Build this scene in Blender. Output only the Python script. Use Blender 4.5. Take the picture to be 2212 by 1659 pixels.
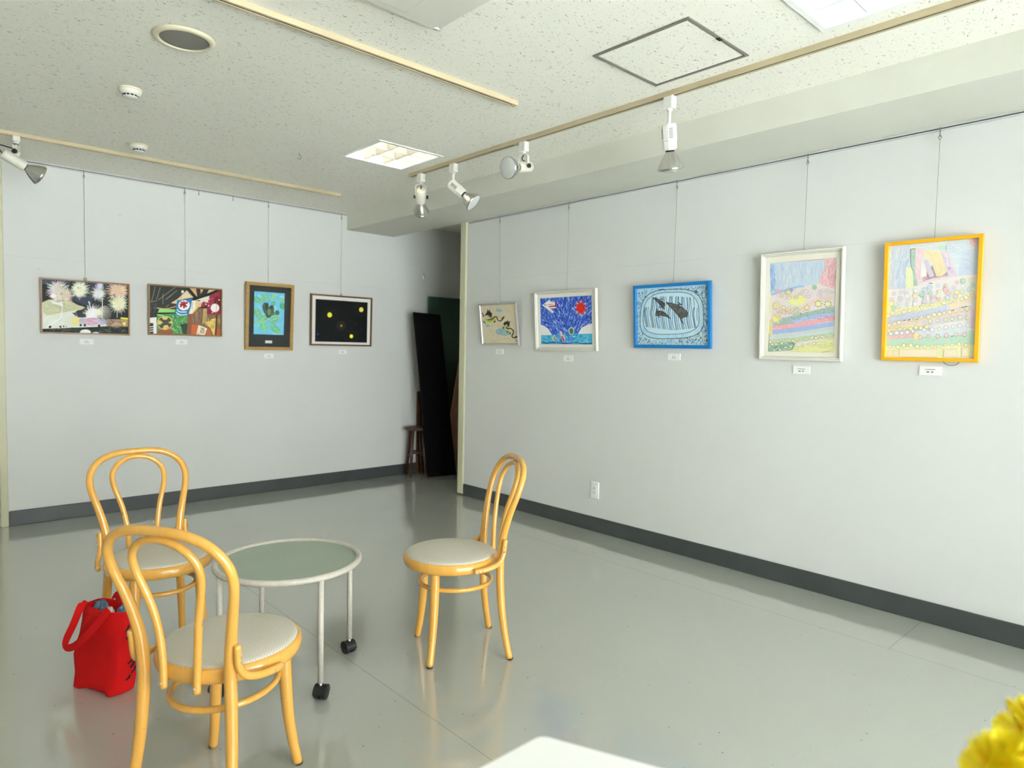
import bpy, math, random
import numpy as np
from mathutils import Vector, Matrix, Quaternion

# ------------------------------------------------------------------ clean start
for o in list(bpy.data.objects):
    bpy.data.objects.remove(o, do_unlink=True)
scene = bpy.context.scene
COL = scene.collection
PI = math.pi
rnd = random.Random(7)

# ------------------------------------------------------------------ camera
F_PX, CX, CY, CAM_H = 1443.886, 1106.0, 829.5, 1.27
YAW, PIT, ROL = 0.747609, -0.0509342, 0.0186575
_f = np.array([math.sin(YAW)*math.cos(PIT), math.cos(YAW)*math.cos(PIT), math.sin(PIT)])
_r0 = np.array([math.cos(YAW), -math.sin(YAW), 0.0])
_u0 = np.cross(_r0, _f)
_r = _r0*math.cos(ROL)+_u0*math.sin(ROL)
_u = -_r0*math.sin(ROL)+_u0*math.cos(ROL)
cam_d = bpy.data.cameras.new('camera')
cam_d.sensor_width = 36.0
cam_d.lens = F_PX/2212.0*36.0
cam_d.clip_start = 0.02
cam_d.dof.use_dof = True
cam_d.dof.focus_distance = 2.9
cam_d.dof.aperture_fstop = 2.9
cam = bpy.data.objects.new('camera', cam_d)
COL.objects.link(cam)
cam.matrix_world = Matrix(((_r[0], _u[0], -_f[0], 0), (_r[1], _u[1], -_f[1], 0), (_r[2], _u[2], -_f[2], CAM_H), (0, 0, 0, 1)))
scene.camera = cam
CAMP = np.array([0, 0, CAM_H])

def ray(x, y):
    return _f+_r*(x-CX)/F_PX-_u*(y-CY)/F_PX
def at_z(x, y, z):
    d = ray(x, y); return Vector(CAMP+d*((z-CAM_H)/d[2]))
def at_x(x, y, X):
    d = ray(x, y); return Vector(CAMP+d*(X/d[0]))
def at_y(x, y, Y):
    d = ray(x, y); return Vector(CAMP+d*(Y/d[1]))

# ------------------------------------------------------------------ world, daylight, exposure
WORLD_STRENGTH = 12.0
world = bpy.data.worlds.new('world'); scene.world = world
world.use_nodes = True
wn = world.node_tree.nodes; wl = world.node_tree.links
bg = wn['Background']
bg.inputs['Color'].default_value = (0.945, 0.938, 0.955, 1)
bg.inputs['Strength'].default_value = WORLD_STRENGTH
sun_d = bpy.data.lights.new('sun', 'SUN'); sun_d.energy = 95.0; sun_d.angle = math.radians(0.53); sun_d.color = (0.98, 0.98, 1.0)
sun = bpy.data.objects.new('sun', sun_d); COL.objects.link(sun)
sun.rotation_euler = Vector((-0.60, 0.42, -0.68)).to_track_quat('-Z', 'Y').to_euler()
LAMP_STRENGTH = 5.5
scene.cycles.sample_clamp_indirect = 60.0
scene.cycles.diffuse_bounces = 7
scene.cycles.max_bounces = 12
scene.view_settings.view_transform = 'Standard'
scene.view_settings.look = 'None'
scene.view_settings.gamma = 1.0
scene.view_settings.use_curve_mapping = False
scene.view_settings.exposure = 0.46

# ------------------------------------------------------------------ room numbers (metres)
WX, WY, ZC = 3.6208, 5.6486, 2.4988          # right wall, back wall, ceiling
BX, ZB = 3.115, 2.351                          # beam face, beam bottom
FY, LX = -2.5, -3.0                            # window wall behind, left wall
OY = 4.5                                       # right wall ends here (storage opening beyond)
BBZ = 0.1027

# ------------------------------------------------------------------ materials
def s2l(c):
    return tuple(((v/255.0)/12.92 if v/255.0 <= 0.04045 else ((v/255.0+0.055)/1.055)**2.4) for v in c)
MATS = {}
def mat(name, color, rough=0.5, metal=0.0, spec=0.5, coat=0.0, bump=None, var=None, emit=None, alpha=None):
    """colour linear rgb; var=(scale, amount, stretch xyz) ; bump=(scale,strength, stretch)"""
    if name in MATS: return MATS[name]
    m = bpy.data.materials.new(name); m.use_nodes = True
    nt = m.node_tree; N = nt.nodes; L = nt.links
    b = N['Principled BSDF']
    b.inputs['Base Color'].default_value = (*color, 1)
    b.inputs['Roughness'].default_value = rough
    b.inputs['Metallic'].default_value = metal
    b.inputs['Specular IOR Level'].default_value = spec
    b.inputs['Coat Weight'].default_value = coat
    b.inputs['Coat Roughness'].default_value = 0.12
    if emit:
        b.inputs['Emission Color'].default_value = (*emit[0], 1)
        b.inputs['Emission Strength'].default_value = emit[1]
    if var or bump:
        tc = N.new('ShaderNodeTexCoord')
    def noise(scale, st, detail=4):
        mp = N.new('ShaderNodeMapping'); mp.inputs['Scale'].default_value = st
        L.new(tc.outputs['Object'], mp.inputs['Vector'])
        n = N.new('ShaderNodeTexNoise'); n.inputs['Scale'].default_value = scale
        n.inputs['Detail'].default_value = detail
        L.new(mp.outputs['Vector'], n.inputs['Vector'])
        return n
    if var:
        n = noise(var[0], var[2] if len(var) > 2 else (1, 1, 1))
        mr = N.new('ShaderNodeMapRange')
        mr.inputs['From Min'].default_value = 0.25; mr.inputs['From Max'].default_value = 0.75
        mr.inputs['To Min'].default_value = 1-var[1]; mr.inputs['To Max'].default_value = 1+var[1]
        L.new(n.outputs['Fac'], mr.inputs['Value'])
        vm = N.new('ShaderNodeVectorMath'); vm.operation = 'SCALE'
        vm.inputs[0].default_value = color
        L.new(mr.outputs['Result'], vm.inputs['Scale'])
        L.new(vm.outputs['Vector'], b.inputs['Base Color'])
    if bump:
        n = noise(bump[0], bump[2] if len(bump) > 2 else (1, 1, 1), 3)
        bp = N.new('ShaderNodeBump'); bp.inputs['Strength'].default_value = bump[1]
        bp.inputs['Distance'].default_value = 0.01
        L.new(n.outputs['Fac'], bp.inputs['Height'])
        L.new(bp.outputs['Normal'], b.inputs['Normal'])
    MATS[name] = m
    return m

def nodes_of(m):
    return m.node_tree.nodes, m.node_tree.links, m.node_tree.nodes['Principled BSDF']

def math_node(N, L, op, a, b=None, c=None):
    n = N.new('ShaderNodeMath'); n.operation = op
    for i, v in enumerate((a, b, c)):
        if v is None: continue
        if isinstance(v, (int, float)): n.inputs[i].default_value = v
        else: L.new(v, n.inputs[i])
    return n.outputs[0]

def mix_col(N, L, fac, a, b):
    n = N.new('ShaderNodeMix'); n.data_type = 'RGBA'
    if isinstance(fac, (int, float)): n.inputs[0].default_value = fac
    else: L.new(fac, n.inputs[0])
    for i, v in ((6, a), (7, b)):
        if isinstance(v, tuple): n.inputs[i].default_value = (*v, 1)
        else: L.new(v, n.inputs[i])
    return n.outputs[2]

def wall_material():
    m = mat('wall_paper', (0.80, 0.80, 0.77), rough=0.75, spec=0.25)
    N, L, b = nodes_of(m)
    tc = N.new('ShaderNodeTexCoord')
    geo = tc.outputs['Object']
    mp = N.new('ShaderNodeMapping'); mp.inputs['Scale'].default_value = (1, 1, 0.18)
    L.new(geo, mp.inputs['Vector'])
    n = N.new('ShaderNodeTexNoise'); n.inputs['Scale'].default_value = 420; n.inputs['Detail'].default_value = 2
    L.new(mp.outputs['Vector'], n.inputs['Vector'])
    n2 = N.new('ShaderNodeTexNoise'); n2.inputs['Scale'].default_value = 2.1; n2.inputs['Detail'].default_value = 5
    L.new(geo, n2.inputs['Vector'])
    n3 = N.new('ShaderNodeTexNoise'); n3.inputs['Scale'].default_value = 16; n3.inputs['Detail'].default_value = 3
    L.new(geo, n3.inputs['Vector'])
    sep = N.new('ShaderNodeSeparateXYZ'); L.new(geo, sep.inputs[0])
    # a faint horizontal paper joint at 1.84 m, broken up by noise
    dz = math_node(N, L, 'ABSOLUTE', math_node(N, L, 'SUBTRACT', sep.outputs['Z'], 1.842))
    line = math_node(N, L, 'LESS_THAN', dz, 0.0014)
    gate = math_node(N, L, 'GREATER_THAN', n2.outputs['Fac'], 0.47)
    joint = math_node(N, L, 'MULTIPLY', math_node(N, L, 'MULTIPLY', line, gate), 0.20)
    # a few small scuffs
    scuff = math_node(N, L, 'MULTIPLY', math_node(N, L, 'GREATER_THAN', n3.outputs['Fac'], 0.765), 0.22)
    base = mix_col(N, L, n2.outputs['Fac'], (0.70, 0.705, 0.685), (0.73, 0.735, 0.72))
    c1 = mix_col(N, L, joint, base, (0.35, 0.33, 0.29))
    c2 = mix_col(N, L, scuff, c1, (0.45, 0.44, 0.40))
    L.new(c2, b.inputs['Base Color'])
    bp = N.new('ShaderNodeBump'); bp.inputs['Strength'].default_value = 0.10; bp.inputs['Distance'].default_value = 0.002
    L.new(n.outputs['Fac'], bp.inputs['Height']); L.new(bp.outputs['Normal'], b.inputs['Normal'])
    return m

def ceiling_material():
    m = mat('ceiling_board', (0.74, 0.72, 0.62), rough=0.9, spec=0.15)
    N, L, b = nodes_of(m)
    tc = N.new('ShaderNodeTexCoord')
    def fiss(scale, st, thr, seed):
        mp = N.new('ShaderNodeMapping'); mp.inputs['Scale'].default_value = st
        mp.inputs['Location'].default_value = (seed, seed*2, 0); mp.inputs['Rotation'].default_value = (0, 0, seed*0.7)
        L.new(tc.outputs['Object'], mp.inputs['Vector'])
        n = N.new('ShaderNodeTexNoise'); n.inputs['Scale'].default_value = scale; n.inputs['Detail'].default_value = 2.0
        n.inputs['Roughness'].default_value = 0.55; n.inputs['Distortion'].default_value = 0.6
        L.new(mp.outputs['Vector'], n.inputs['Vector'])
        mr = N.new('ShaderNodeMapRange'); mr.inputs['From Min'].default_value = thr; mr.inputs['From Max'].default_value = thr+0.035
        L.new(n.outputs['Fac'], mr.inputs['Value'])
        return mr.outputs['Result']
    a = fiss(75, (0.75, 1.5, 1), 0.648, 0.3)
    c = fiss(130, (1.0, 1.0, 1), 0.678, 3.1)
    mx = math_node(N, L, 'MAXIMUM', a, c)
    mx.node.use_clamp = True
    n2 = N.new('ShaderNodeTexNoise'); n2.inputs['Scale'].default_value = 1.2
    L.new(tc.outputs['Object'], n2.inputs['Vector'])
    base = mix_col(N, L, n2.outputs['Fac'], (0.87, 0.85, 0.755), (0.90, 0.88, 0.80))
    hole = math_node(N, L, 'MULTIPLY', mx, 0.62)
    L.new(mix_col(N, L, hole, base, (0.24, 0.22, 0.16)), b.inputs['Base Color'])
    bp = N.new('ShaderNodeBump'); bp.inputs['Strength'].default_value = 0.35; bp.inputs['Distance'].default_value = 0.004
    bp.invert = True
    L.new(mx, bp.inputs['Height']); L.new(bp.outputs['Normal'], b.inputs['Normal'])
    return m

def floor_material():
    m = mat('vinyl_floor', (0.36, 0.375, 0.33), rough=0.2, spec=0.5)
    N, L, b = nodes_of(m)
    tc = N.new('ShaderNodeTexCoord'); O = tc.outputs['Object']
    sep = N.new('ShaderNodeSeparateXYZ'); L.new(O, sep.inputs[0])
    X, Y = sep.outputs['X'], sep.outputs['Y']
    def noise(scale, st=(1, 1, 1), det=3, loc=(0, 0, 0)):
        mp = N.new('ShaderNodeMapping'); mp.inputs['Scale'].default_value = st; mp.inputs['Location'].default_value = loc
        L.new(O, mp.inputs['Vector'])
        n = N.new('ShaderNodeTexNoise'); n.inputs['Scale'].default_value = scale; n.inputs['Detail'].default_value = det
        L.new(mp.outputs['Vector'], n.inputs['Vector']); return n.outputs['Fac']
    big = noise(1.3, det=5); mid = noise(9, det=4); fine = noise(240, det=2)
    base = mix_col(N, L, big, (0.375, 0.39, 0.345), (0.42, 0.432, 0.39))
    base = mix_col(N, L, math_node(N, L, 'MULTIPLY', fine, 0.25), base, (0.52, 0.53, 0.49))
    # specks of dirt, short scuffs
    vo = N.new('ShaderNodeTexVoronoi'); vo.inputs['Scale'].default_value = 16; L.new(O, vo.inputs['Vector'])
    sp = math_node(N, L, 'LESS_THAN', vo.outputs['Distance'], 0.045)
    sp = math_node(N, L, 'MULTIPLY', sp, math_node(N, L, 'GREATER_THAN', mid, 0.46))
    mp = N.new('ShaderNodeMapping'); mp.inputs['Scale'].default_value = (1.2, 7.5, 1); mp.inputs['Rotation'].default_value = (0, 0, 0.8)
    L.new(O, mp.inputs['Vector'])
    vo2 = N.new('ShaderNodeTexVoronoi'); vo2.inputs['Scale'].default_value = 5.0; L.new(mp.outputs['Vector'], vo2.inputs['Vector'])
    sc = math_node(N, L, 'LESS_THAN', vo2.outputs['Distance'], 0.03)
    sc = math_node(N, L, 'MULTIPLY', sc, math_node(N, L, 'GREATER_THAN', noise(5, det=2, loc=(3, 1, 0)), 0.52))
    mp3 = N.new('ShaderNodeMapping'); mp3.inputs['Scale'].default_value = (1.0, 16, 1); mp3.inputs['Rotation'].default_value = (0, 0, -0.9)
    L.new(O, mp3.inputs['Vector'])
    n3 = N.new('ShaderNodeTexNoise'); n3.inputs['Scale'].default_value = 9; n3.inputs['Detail'].default_value = 2
    L.new(mp3.outputs['Vector'], n3.inputs['Vector'])
    pale = math_node(N, L, 'MULTIPLY', math_node(N, L, 'GREATER_THAN', n3.outputs['Fac'], 0.70), 0.22)
    base = mix_col(N, L, pale, base, (0.55, 0.55, 0.50))
    dirt = math_node(N, L, 'MULTIPLY', math_node(N, L, 'MAXIMUM', sp, sc), 0.75)
    base = mix_col(N, L, dirt, base, (0.07, 0.07, 0.06))
    # sheet seams
    def seam(coord, pos):
        return math_node(N, L, 'LESS_THAN', math_node(N, L, 'ABSOLUTE', math_node(N, L, 'SUBTRACT', coord, pos)), 0.0016)
    s1 = seam(X, 1.335); s2 = seam(X, 3.160); s3 = seam(X, -0.485)
    s4 = math_node(N, L, 'MULTIPLY', seam(Y, 0.962), math_node(N, L, 'GREATER_THAN', X, 3.160))
    ss = math_node(N, L, 'MAXIMUM', math_node(N, L, 'MAXIMUM', s1, s2), math_node(N, L, 'MAXIMUM', s3, s4))
    base = mix_col(N, L, math_node(N, L, 'MULTIPLY', ss, 0.42), base, (0.10, 0.10, 0.08))
    L.new(base, b.inputs['Base Color'])
    rr = N.new('ShaderNodeMapRange'); rr.inputs['To Min'].default_value = 0.07; rr.inputs['To Max'].default_value = 0.17
    L.new(mid, rr.inputs['Value']); L.new(rr.outputs['Result'], b.inputs['Roughness'])
    b.inputs['Coat Weight'].default_value = 0.85; b.inputs['Coat Roughness'].default_value = 0.045; b.inputs['Coat IOR'].default_value = 1.6
    bp = N.new('ShaderNodeBump'); bp.inputs['Strength'].default_value = 0.10; bp.inputs['Distance'].default_value = 0.004
    L.new(noise(7, det=2, loc=(5, 2, 0)), bp.inputs['Height']); L.new(bp.outputs['Normal'], b.inputs['Normal'])
    return m

def wood_material(name, c1, c2, rough=0.25, coat=0.4, scale=9):
    m = mat(name, c1, rough=rough, coat=coat)
    N, L, b = nodes_of(m)
    tc = N.new('ShaderNodeTexCoord')
    mp = N.new('ShaderNodeMapping'); mp.inputs['Scale'].default_value = (6, 6, 0.7)
    L.new(tc.outputs['Object'], mp.inputs['Vector'])
    n = N.new('ShaderNodeTexNoise'); n.inputs['Scale'].default_value = scale; n.inputs['Detail'].default_value = 5
    L.new(mp.outputs['Vector'], n.inputs['Vector'])
    n2 = N.new('ShaderNodeTexNoise'); n2.inputs['Scale'].default_value = 45; n2.inputs['Detail'].default_value = 3
    L.new(tc.outputs['Object'], n2.inputs['Vector'])
    base = mix_col(N, L, n.outputs['Fac'], c1, c2)
    nick = math_node(N, L, 'MULTIPLY', math_node(N, L, 'GREATER_THAN', n2.outputs['Fac'], 0.735), 0.6)
    L.new(mix_col(N, L, nick, base, tuple(v*0.32 for v in c1)), b.inputs['Base Color'])
    return m

def seat_fabric():
    m = mat('seat_fabric', (0.62, 0.60, 0.54), rough=0.75, spec=0.3)
    N, L, b = nodes_of(m)
    tc = N.new('ShaderNodeTexCoord')
    mp = N.new('ShaderNodeMapping'); mp.inputs['Scale'].default_value = (330, 330, 330); mp.inputs['Rotation'].default_value = (0, 0, 0.35)
    L.new(tc.outputs['Object'], mp.inputs['Vector'])
    sp = N.new('ShaderNodeSeparateXYZ'); L.new(mp.outputs['Vector'], sp.inputs[0])
    sx = math_node(N, L, 'SINE', math_node(N, L, 'MULTIPLY', sp.outputs['X'], 2.0))
    sy = math_node(N, L, 'SINE', math_node(N, L, 'MULTIPLY', sp.outputs['Y'], 2.0))
    w = math_node(N, L, 'MULTIPLY', sx, sy)
    n = N.new('ShaderNodeTexNoise'); n.inputs['Scale'].default_value = 14; L.new(tc.outputs['Object'], n.inputs['Vector'])
    f = math_node(N, L, 'MULTIPLY_ADD', w, 0.45, 0.5)
    c = mix_col(N, L, f, (0.41, 0.385, 0.32), (0.67, 0.64, 0.56))
    c = mix_col(N, L, math_node(N, L, 'MULTIPLY', n.outputs['Fac'], 0.25), c, (0.60, 0.54, 0.42))
    L.new(c, b.inputs['Base Color'])
    bp = N.new('ShaderNodeBump'); bp.inputs['Strength'].default_value = 0.3; bp.inputs['Distance'].default_value = 0.001
    L.new(f, bp.inputs['Height']); L.new(bp.outputs['Normal'], b.inputs['Normal'])
    return m

def paint_material():
    m = mat('painted_paper', (0.8, 0.8, 0.8), rough=0.65, spec=0.25)
    N, L, b = nodes_of(m)
    a = N.new('ShaderNodeAttribute'); a.attribute_name = 'Col'
    L.new(a.outputs['Color'], b.inputs['Base Color'])
    return m

def thin_glass(name, tint=(1, 1, 1), refl=1.0):
    m = bpy.data.materials.new(name); m.use_nodes = True
    N, L = m.node_tree.nodes, m.node_tree.links
    N.remove(N['Principled BSDF'])
    out = N['Material Output']
    tr = N.new('ShaderNodeBsdfTransparent'); tr.inputs['Color'].default_value = (*tint, 1)
    gl = N.new('ShaderNodeBsdfGlossy'); gl.inputs['Roughness'].default_value = 0.03
    fr = N.new('ShaderNodeFresnel'); fr.inputs['IOR'].default_value = 1.45
    mx = N.new('ShaderNodeMixShader')
    L.new(math_node(N, L, 'MULTIPLY', fr.outputs[0], refl), mx.inputs[0])
    L.new(tr.outputs[0], mx.inputs[1]); L.new(gl.outputs[0], mx.inputs[2])
    L.new(mx.outputs[0], out.inputs['Surface'])
    MATS[name] = m
    return m

M_WALL = wall_material(); M_CEIL = ceiling_material(); M_FLOOR = floor_material()
M_BEAM = mat('beam_paint', (0.69, 0.685, 0.61), rough=0.7, spec=0.25, var=(3.0, 0.03), bump=(60, 0.08))
M_BASE = mat('baseboard_rubber', (0.062, 0.070, 0.070), rough=0.42, var=(6, 0.12))
M_TRIM = mat('cream_trim', (0.62, 0.60, 0.42), rough=0.45, var=(4, 0.05))
M_BEECH = wood_material('lacquered_beech', (0.80, 0.435, 0.085), (0.68, 0.335, 0.055), rough=0.2, coat=0.6)
M_SEAT = seat_fabric()
M_BLACK = mat('black_plastic', (0.012, 0.012, 0.013), rough=0.4)
M_STEEL = mat('brushed_steel', (0.55, 0.55, 0.54), rough=0.3, metal=1.0)
M_CHROME = mat('bulb_mirror', (0.62, 0.62, 0.59), rough=0.22, metal=1.0)
M_ALU = mat('aluminium_rail', (0.60, 0.60, 0.59), rough=0.4)
M_DARKSLOT = mat('dark_slot', (0.018, 0.016, 0.014), rough=0.8)
M_WIRE = mat('wire_steel', (0.24, 0.225, 0.20), rough=0.45, metal=0.6)
M_CREAM = mat('cream_plastic', (0.70, 0.64, 0.46), rough=0.4, var=(10, 0.05))
M_TRACK = mat('track_enamel', (0.56, 0.47, 0.30), rough=0.42, var=(5, 0.06))
M_WHITEPL = mat('off_white_plastic', (0.76, 0.75, 0.68), rough=0.35, var=(12, 0.03))
M_PAINT = paint_material()
M_GLASS = thin_glass('picture_glass', refl=0.02)
M_PANE = thin_glass('window_glass', (0.97, 1, 0.99))
M_LENS = mat('bulb_lens', (0.62, 0.64, 0.62), rough=0.12, spec=0.8, bump=(120, 0.3))

# ------------------------------------------------------------------ mesh builder
class MB:
    def __init__(self): self.v = []; self.f = []; self.sm = []
    def add(self, vs, fs, smooth=False, M=None):
        n = len(self.v)
        self.v += [tuple(M @ Vector(p)) if M is not None else tuple(p) for p in vs]
        self.f += [tuple(i+n for i in f) for f in fs]; self.sm += [smooth]*len(fs)
        return self
    def box(self, lo, hi, M=None, bev=0.0):
        (x0, y0, z0), (x1, y1, z1) = lo, hi
        if bev <= 0:
            v = [(x0, y0, z0), (x1, y0, z0), (x1, y1, z0), (x0, y1, z0), (x0, y0, z1), (x1, y0, z1), (x1, y1, z1), (x0, y1, z1)]
            f = [(0, 3, 2, 1), (4, 5, 6, 7), (0, 1, 5, 4), (1, 2, 6, 5), (2, 3, 7, 6), (3, 0, 4, 7)]
            return self.add(v, f, False, M)
        b = bev
        rings = []
        for (z, i) in ((z0, b), (z0+b, 0), (z1-b, 0), (z1, b)):
            a0, a1, c0, c1 = x0+i, x1-i, y0+i, y1-i
            k = b if i == 0 else b*0.3
            rings.append([(a0+k, c0, z), (a1-k, c0, z), (a1, c0+k, z), (a1, c1-k, z), (a1-k, c1, z), (a0+k, c1, z), (a0, c1-k, z), (a0, c0+k, z)])
        v = [p for r in rings for p in r]; f = []
        for j in range(3):
            for i in range(8):
                f.append((j*8+i, j*8+(i+1) % 8, (j+1)*8+(i+1) % 8, (j+1)*8+i))
        f.append(tuple(range(7, -1, -1))); f.append(tuple(range(24, 32)))
        return self.add(v, f, False, M)
    def lathe(self, prof, seg=24, M=None, cap0=True, cap1=True, smooth=True):
        v = []; f = []
        n = len(prof)
        for (r, z) in prof:
            for i in range(seg):
                a = 2*PI*i/seg; v.append((r*math.cos(a), r*math.sin(a), z))
        for j in range(n-1):
            for i in range(seg):
                f.append((j*seg+i, j*seg+(i+1) % seg, (j+1)*seg+(i+1) % seg, (j+1)*seg+i))
        if cap0: f.append(tuple(range(seg-1, -1, -1)))
        if cap1: f.append(tuple((n-1)*seg+i for i in range(seg)))
        return self.add(v, f, smooth, M)
    def tube(self, pts, rad, seg=12, closed=False, caps=True, flat=None):
        P = [Vector(p) for p in pts]; n = len(P)
        R = rad if isinstance(rad, (list, tuple)) else [rad]*n
        T = []
        for i in range(n):
            a = P[(i-1) % n] if (closed or i > 0) else P[i]
            b = P[(i+1) % n] if (closed or i < n-1) else P[i]
            T.append((b-a).normalized())
        up = Vector((0, 0, 1)) if abs(T[0].z) < 0.9 else Vector((1, 0, 0))
        nrm = (up-T[0]*up.dot(T[0])).normalized()
        v = []
        for i in range(n):
            if i > 0:
                q = T[i-1].rotation_difference(T[i]); nrm = q @ nrm
                nrm = (nrm-T[i]*nrm.dot(T[i])).normalized()
            bi = T[i].cross(nrm)
            for k in range(seg):
                a = 2*PI*k/seg
                v.append(P[i]+nrm*(R[i]*math.cos(a))+bi*(R[i]*math.sin(a)*(flat or 1)))
        f = []
        for j in range(n if closed else n-1):
            for k in range(seg):
                j2 = (j+1) % n
                f.append((j*seg+k, j*seg+(k+1) % seg, j2*seg+(k+1) % seg, j2*seg+k))
        if caps and not closed:
            f.append(tuple(range(seg-1, -1, -1))); f.append(tuple((n-1)*seg+k for k in range(seg)))
        return self.add(v, f, True)
    def ribbon(self, pts, side, width, thick=0.003):
        """flat strap: pts centre line, side = list of side vectors"""
        n = len(pts); v = []; f = []
        P = [Vector(p) for p in pts]
        for i in range(n):
            t = (P[min(i+1, n-1)]-P[max(i-1, 0)]).normalized(); s = Vector(side[i]).normalized()
            nn = t.cross(s).normalized()
            for (a, c) in ((-1, -1), (1, -1), (1, 1), (-1, 1)):
                v.append(P[i]+s*(width/2*a)+nn*(thick/2*c))
        for i in range(n-1):
            for k in range(4):
                f.append((i*4+k, i*4+(k+1) % 4, (i+1)*4+(k+1) % 4, (i+1)*4+k))
        f.append((3, 2, 1, 0)); f.append(tuple((n-1)*4+k for k in range(4)))
        return self.add(v, f, False)
    def prism(self, poly, z0, z1, M=None):
        n = len(poly)
        v = [(x, y, z0) for x, y in poly]+[(x, y, z1) for x, y in poly]
        f = [tuple(range(n-1, -1, -1)), tuple(range(n, 2*n))]+[(i, (i+1) % n, n+(i+1) % n, n+i) for i in range(n)]
        return self.add(v, f, False, M)
    def build(self, name, material, parent=None, sub=0):
        me = bpy.data.meshes.new(name)
        me.from_pydata([tuple(p) for p in self.v], [], self.f); me.update()
        me.polygons.foreach_set('use_smooth', self.sm)
        o = bpy.data.objects.new(name, me); COL.objects.link(o)
        me.materials.append(material)
        if parent is not None: o.parent = parent
        if sub:
            md = o.modifiers.new('subdivision', 'SUBSURF'); md.levels = sub; md.render_levels = sub
        return o

def tag(o, label, cat=None, group=None, kind=None):
    o['label'] = label
    if cat: o['category'] = cat
    if group: o['group'] = group
    if kind: o['kind'] = kind
    return o
def thing(name, loc, label, cat, rotz=0.0, group=None):
    o = bpy.data.objects.new(name, None); COL.objects.link(o)
    o.empty_display_size = 0.05
    o.location = loc; o.rotation_euler = (0, 0, rotz)
    return tag(o, label, cat, group)
def struct(name, mb, m, label):
    o = mb.build(name, m); o['kind'] = 'structure'; o['label'] = label
    return o
def copy_tree(o, parent=None):
    c = o.copy(); COL.objects.link(c); c.parent = parent
    for ch in list(o.children): copy_tree(ch, c)
    return c
def orient(p, axis, up=(0, 0, 1)):
    """matrix placing local +Z along axis at p"""
    z = Vector(axis).normalized(); upv = Vector(up)
    if abs(z.dot(upv)) > 0.98: upv = Vector((1, 0, 0))
    x = upv.cross(z).normalized(); y = z.cross(x)
    return Matrix(((x.x, y.x, z.x, p[0]), (x.y, y.y, z.y, p[1]), (x.z, y.z, z.z, p[2]), (0, 0, 0, 1)))
def spline(pts, n=8, closed=False):
    P = [Vector(p) for p in pts]; out = []; m = len(P)
    for i in range(m if closed else m-1):
        if closed: a, b, c, d = P[i-1], P[i], P[(i+1) % m], P[(i+2) % m]
        else: a, b, c, d = P[max(i-1, 0)], P[i], P[i+1], P[min(i+2, m-1)]
        for k in range(n):
            t = k/n
            out.append(0.5*((2*b)+(c-a)*t+(2*a-5*b+4*c-d)*t*t+(3*b-a-3*c+d)*t**3))
    if not closed: out.append(P[-1])
    return out
def rect_holes(x0, x1, y0, y1, holes):
    """rectangle minus axis aligned holes -> list of rectangles"""
    xs = sorted({x0, x1, *[h[0] for h in holes], *[h[1] for h in holes]})
    ys = sorted({y0, y1, *[h[2] for h in holes], *[h[3] for h in holes]})
    out = []
    for i in range(len(xs)-1):
        for j in range(len(ys)-1):
            cx, cy = (xs[i]+xs[i+1])/2, (ys[j]+ys[j+1])/2
            if not any(h[0] < cx < h[1] and h[2] < cy < h[3] for h in holes):
                out.append((xs[i], xs[i+1], ys[j], ys[j+1]))
    return out

# ================================================================== SETTING
DX0, DX1 = -0.36, 0.515                    # glazed door in the back wall
RX = 5.3                                   # far side of the storage recess
LIGHTS = [(2.375, 3.735), (2.375, 0.885), (-0.475, 3.735), (-0.475, 0.885)]  # recessed ceiling lights; last two unseen, added to warm and brighten the room
LH = 0.215
mb = MB(); mb.box((LX, FY, -0.12), (RX, WY, 0.0)); mb.box((DX0, WY, -0.12), (DX1, WY+0.075, 0.0)); struct('floor', mb, M_FLOOR, 'grey green vinyl sheet floor with scuffs and thin seams')
mb = MB()
for (a, b_, c, d) in rect_holes(LX, RX, FY, WY, [(x-LH, x+LH, y-LH, y+LH) for x, y in LIGHTS]):
    mb.box((a, c, ZC), (b_, d, ZC+0.03))
struct('ceiling', mb, M_CEIL, 'cream fissured acoustic board ceiling')
mb = MB()
mb.box((DX1, WY, 0), (RX+0.1, WY+0.12, ZC)); mb.box((LX, WY, 0), (DX0, WY+0.12, ZC)); mb.box((DX0, WY, 2.42), (DX1, WY+0.12, ZC)); mb.box((DX0, WY+0.075, -0.12), (DX1, WY+0.12, 2.42))  # last box: unseen panel added behind the door to block outside light
struct('wall_back', mb, M_WALL, 'white papered back wall hung with four pictures')
mb = MB(); mb.box((WX, FY, 0), (WX+0.10, OY, ZC)); struct('wall_right', mb, M_WALL, 'white papered long wall hung with five pictures')
mb = MB(); mb.box((LX-0.12, FY, 0), (LX, WY, ZC)); struct('wall_left', mb, M_WALL, 'white side wall of the room')
mb = MB()
WIN = [(-0.45, 1.20, 0.08, 2.25), (1.30, 2.95, 0.08, 2.25)]
for (a, b_, c, d) in rect_holes(LX, WX, 0, ZC, WIN):
    mb.box((a, FY-0.15, c), (b_, FY, d))
struct('wall_front', mb, M_WALL, 'white window wall opposite the pictures')
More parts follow.
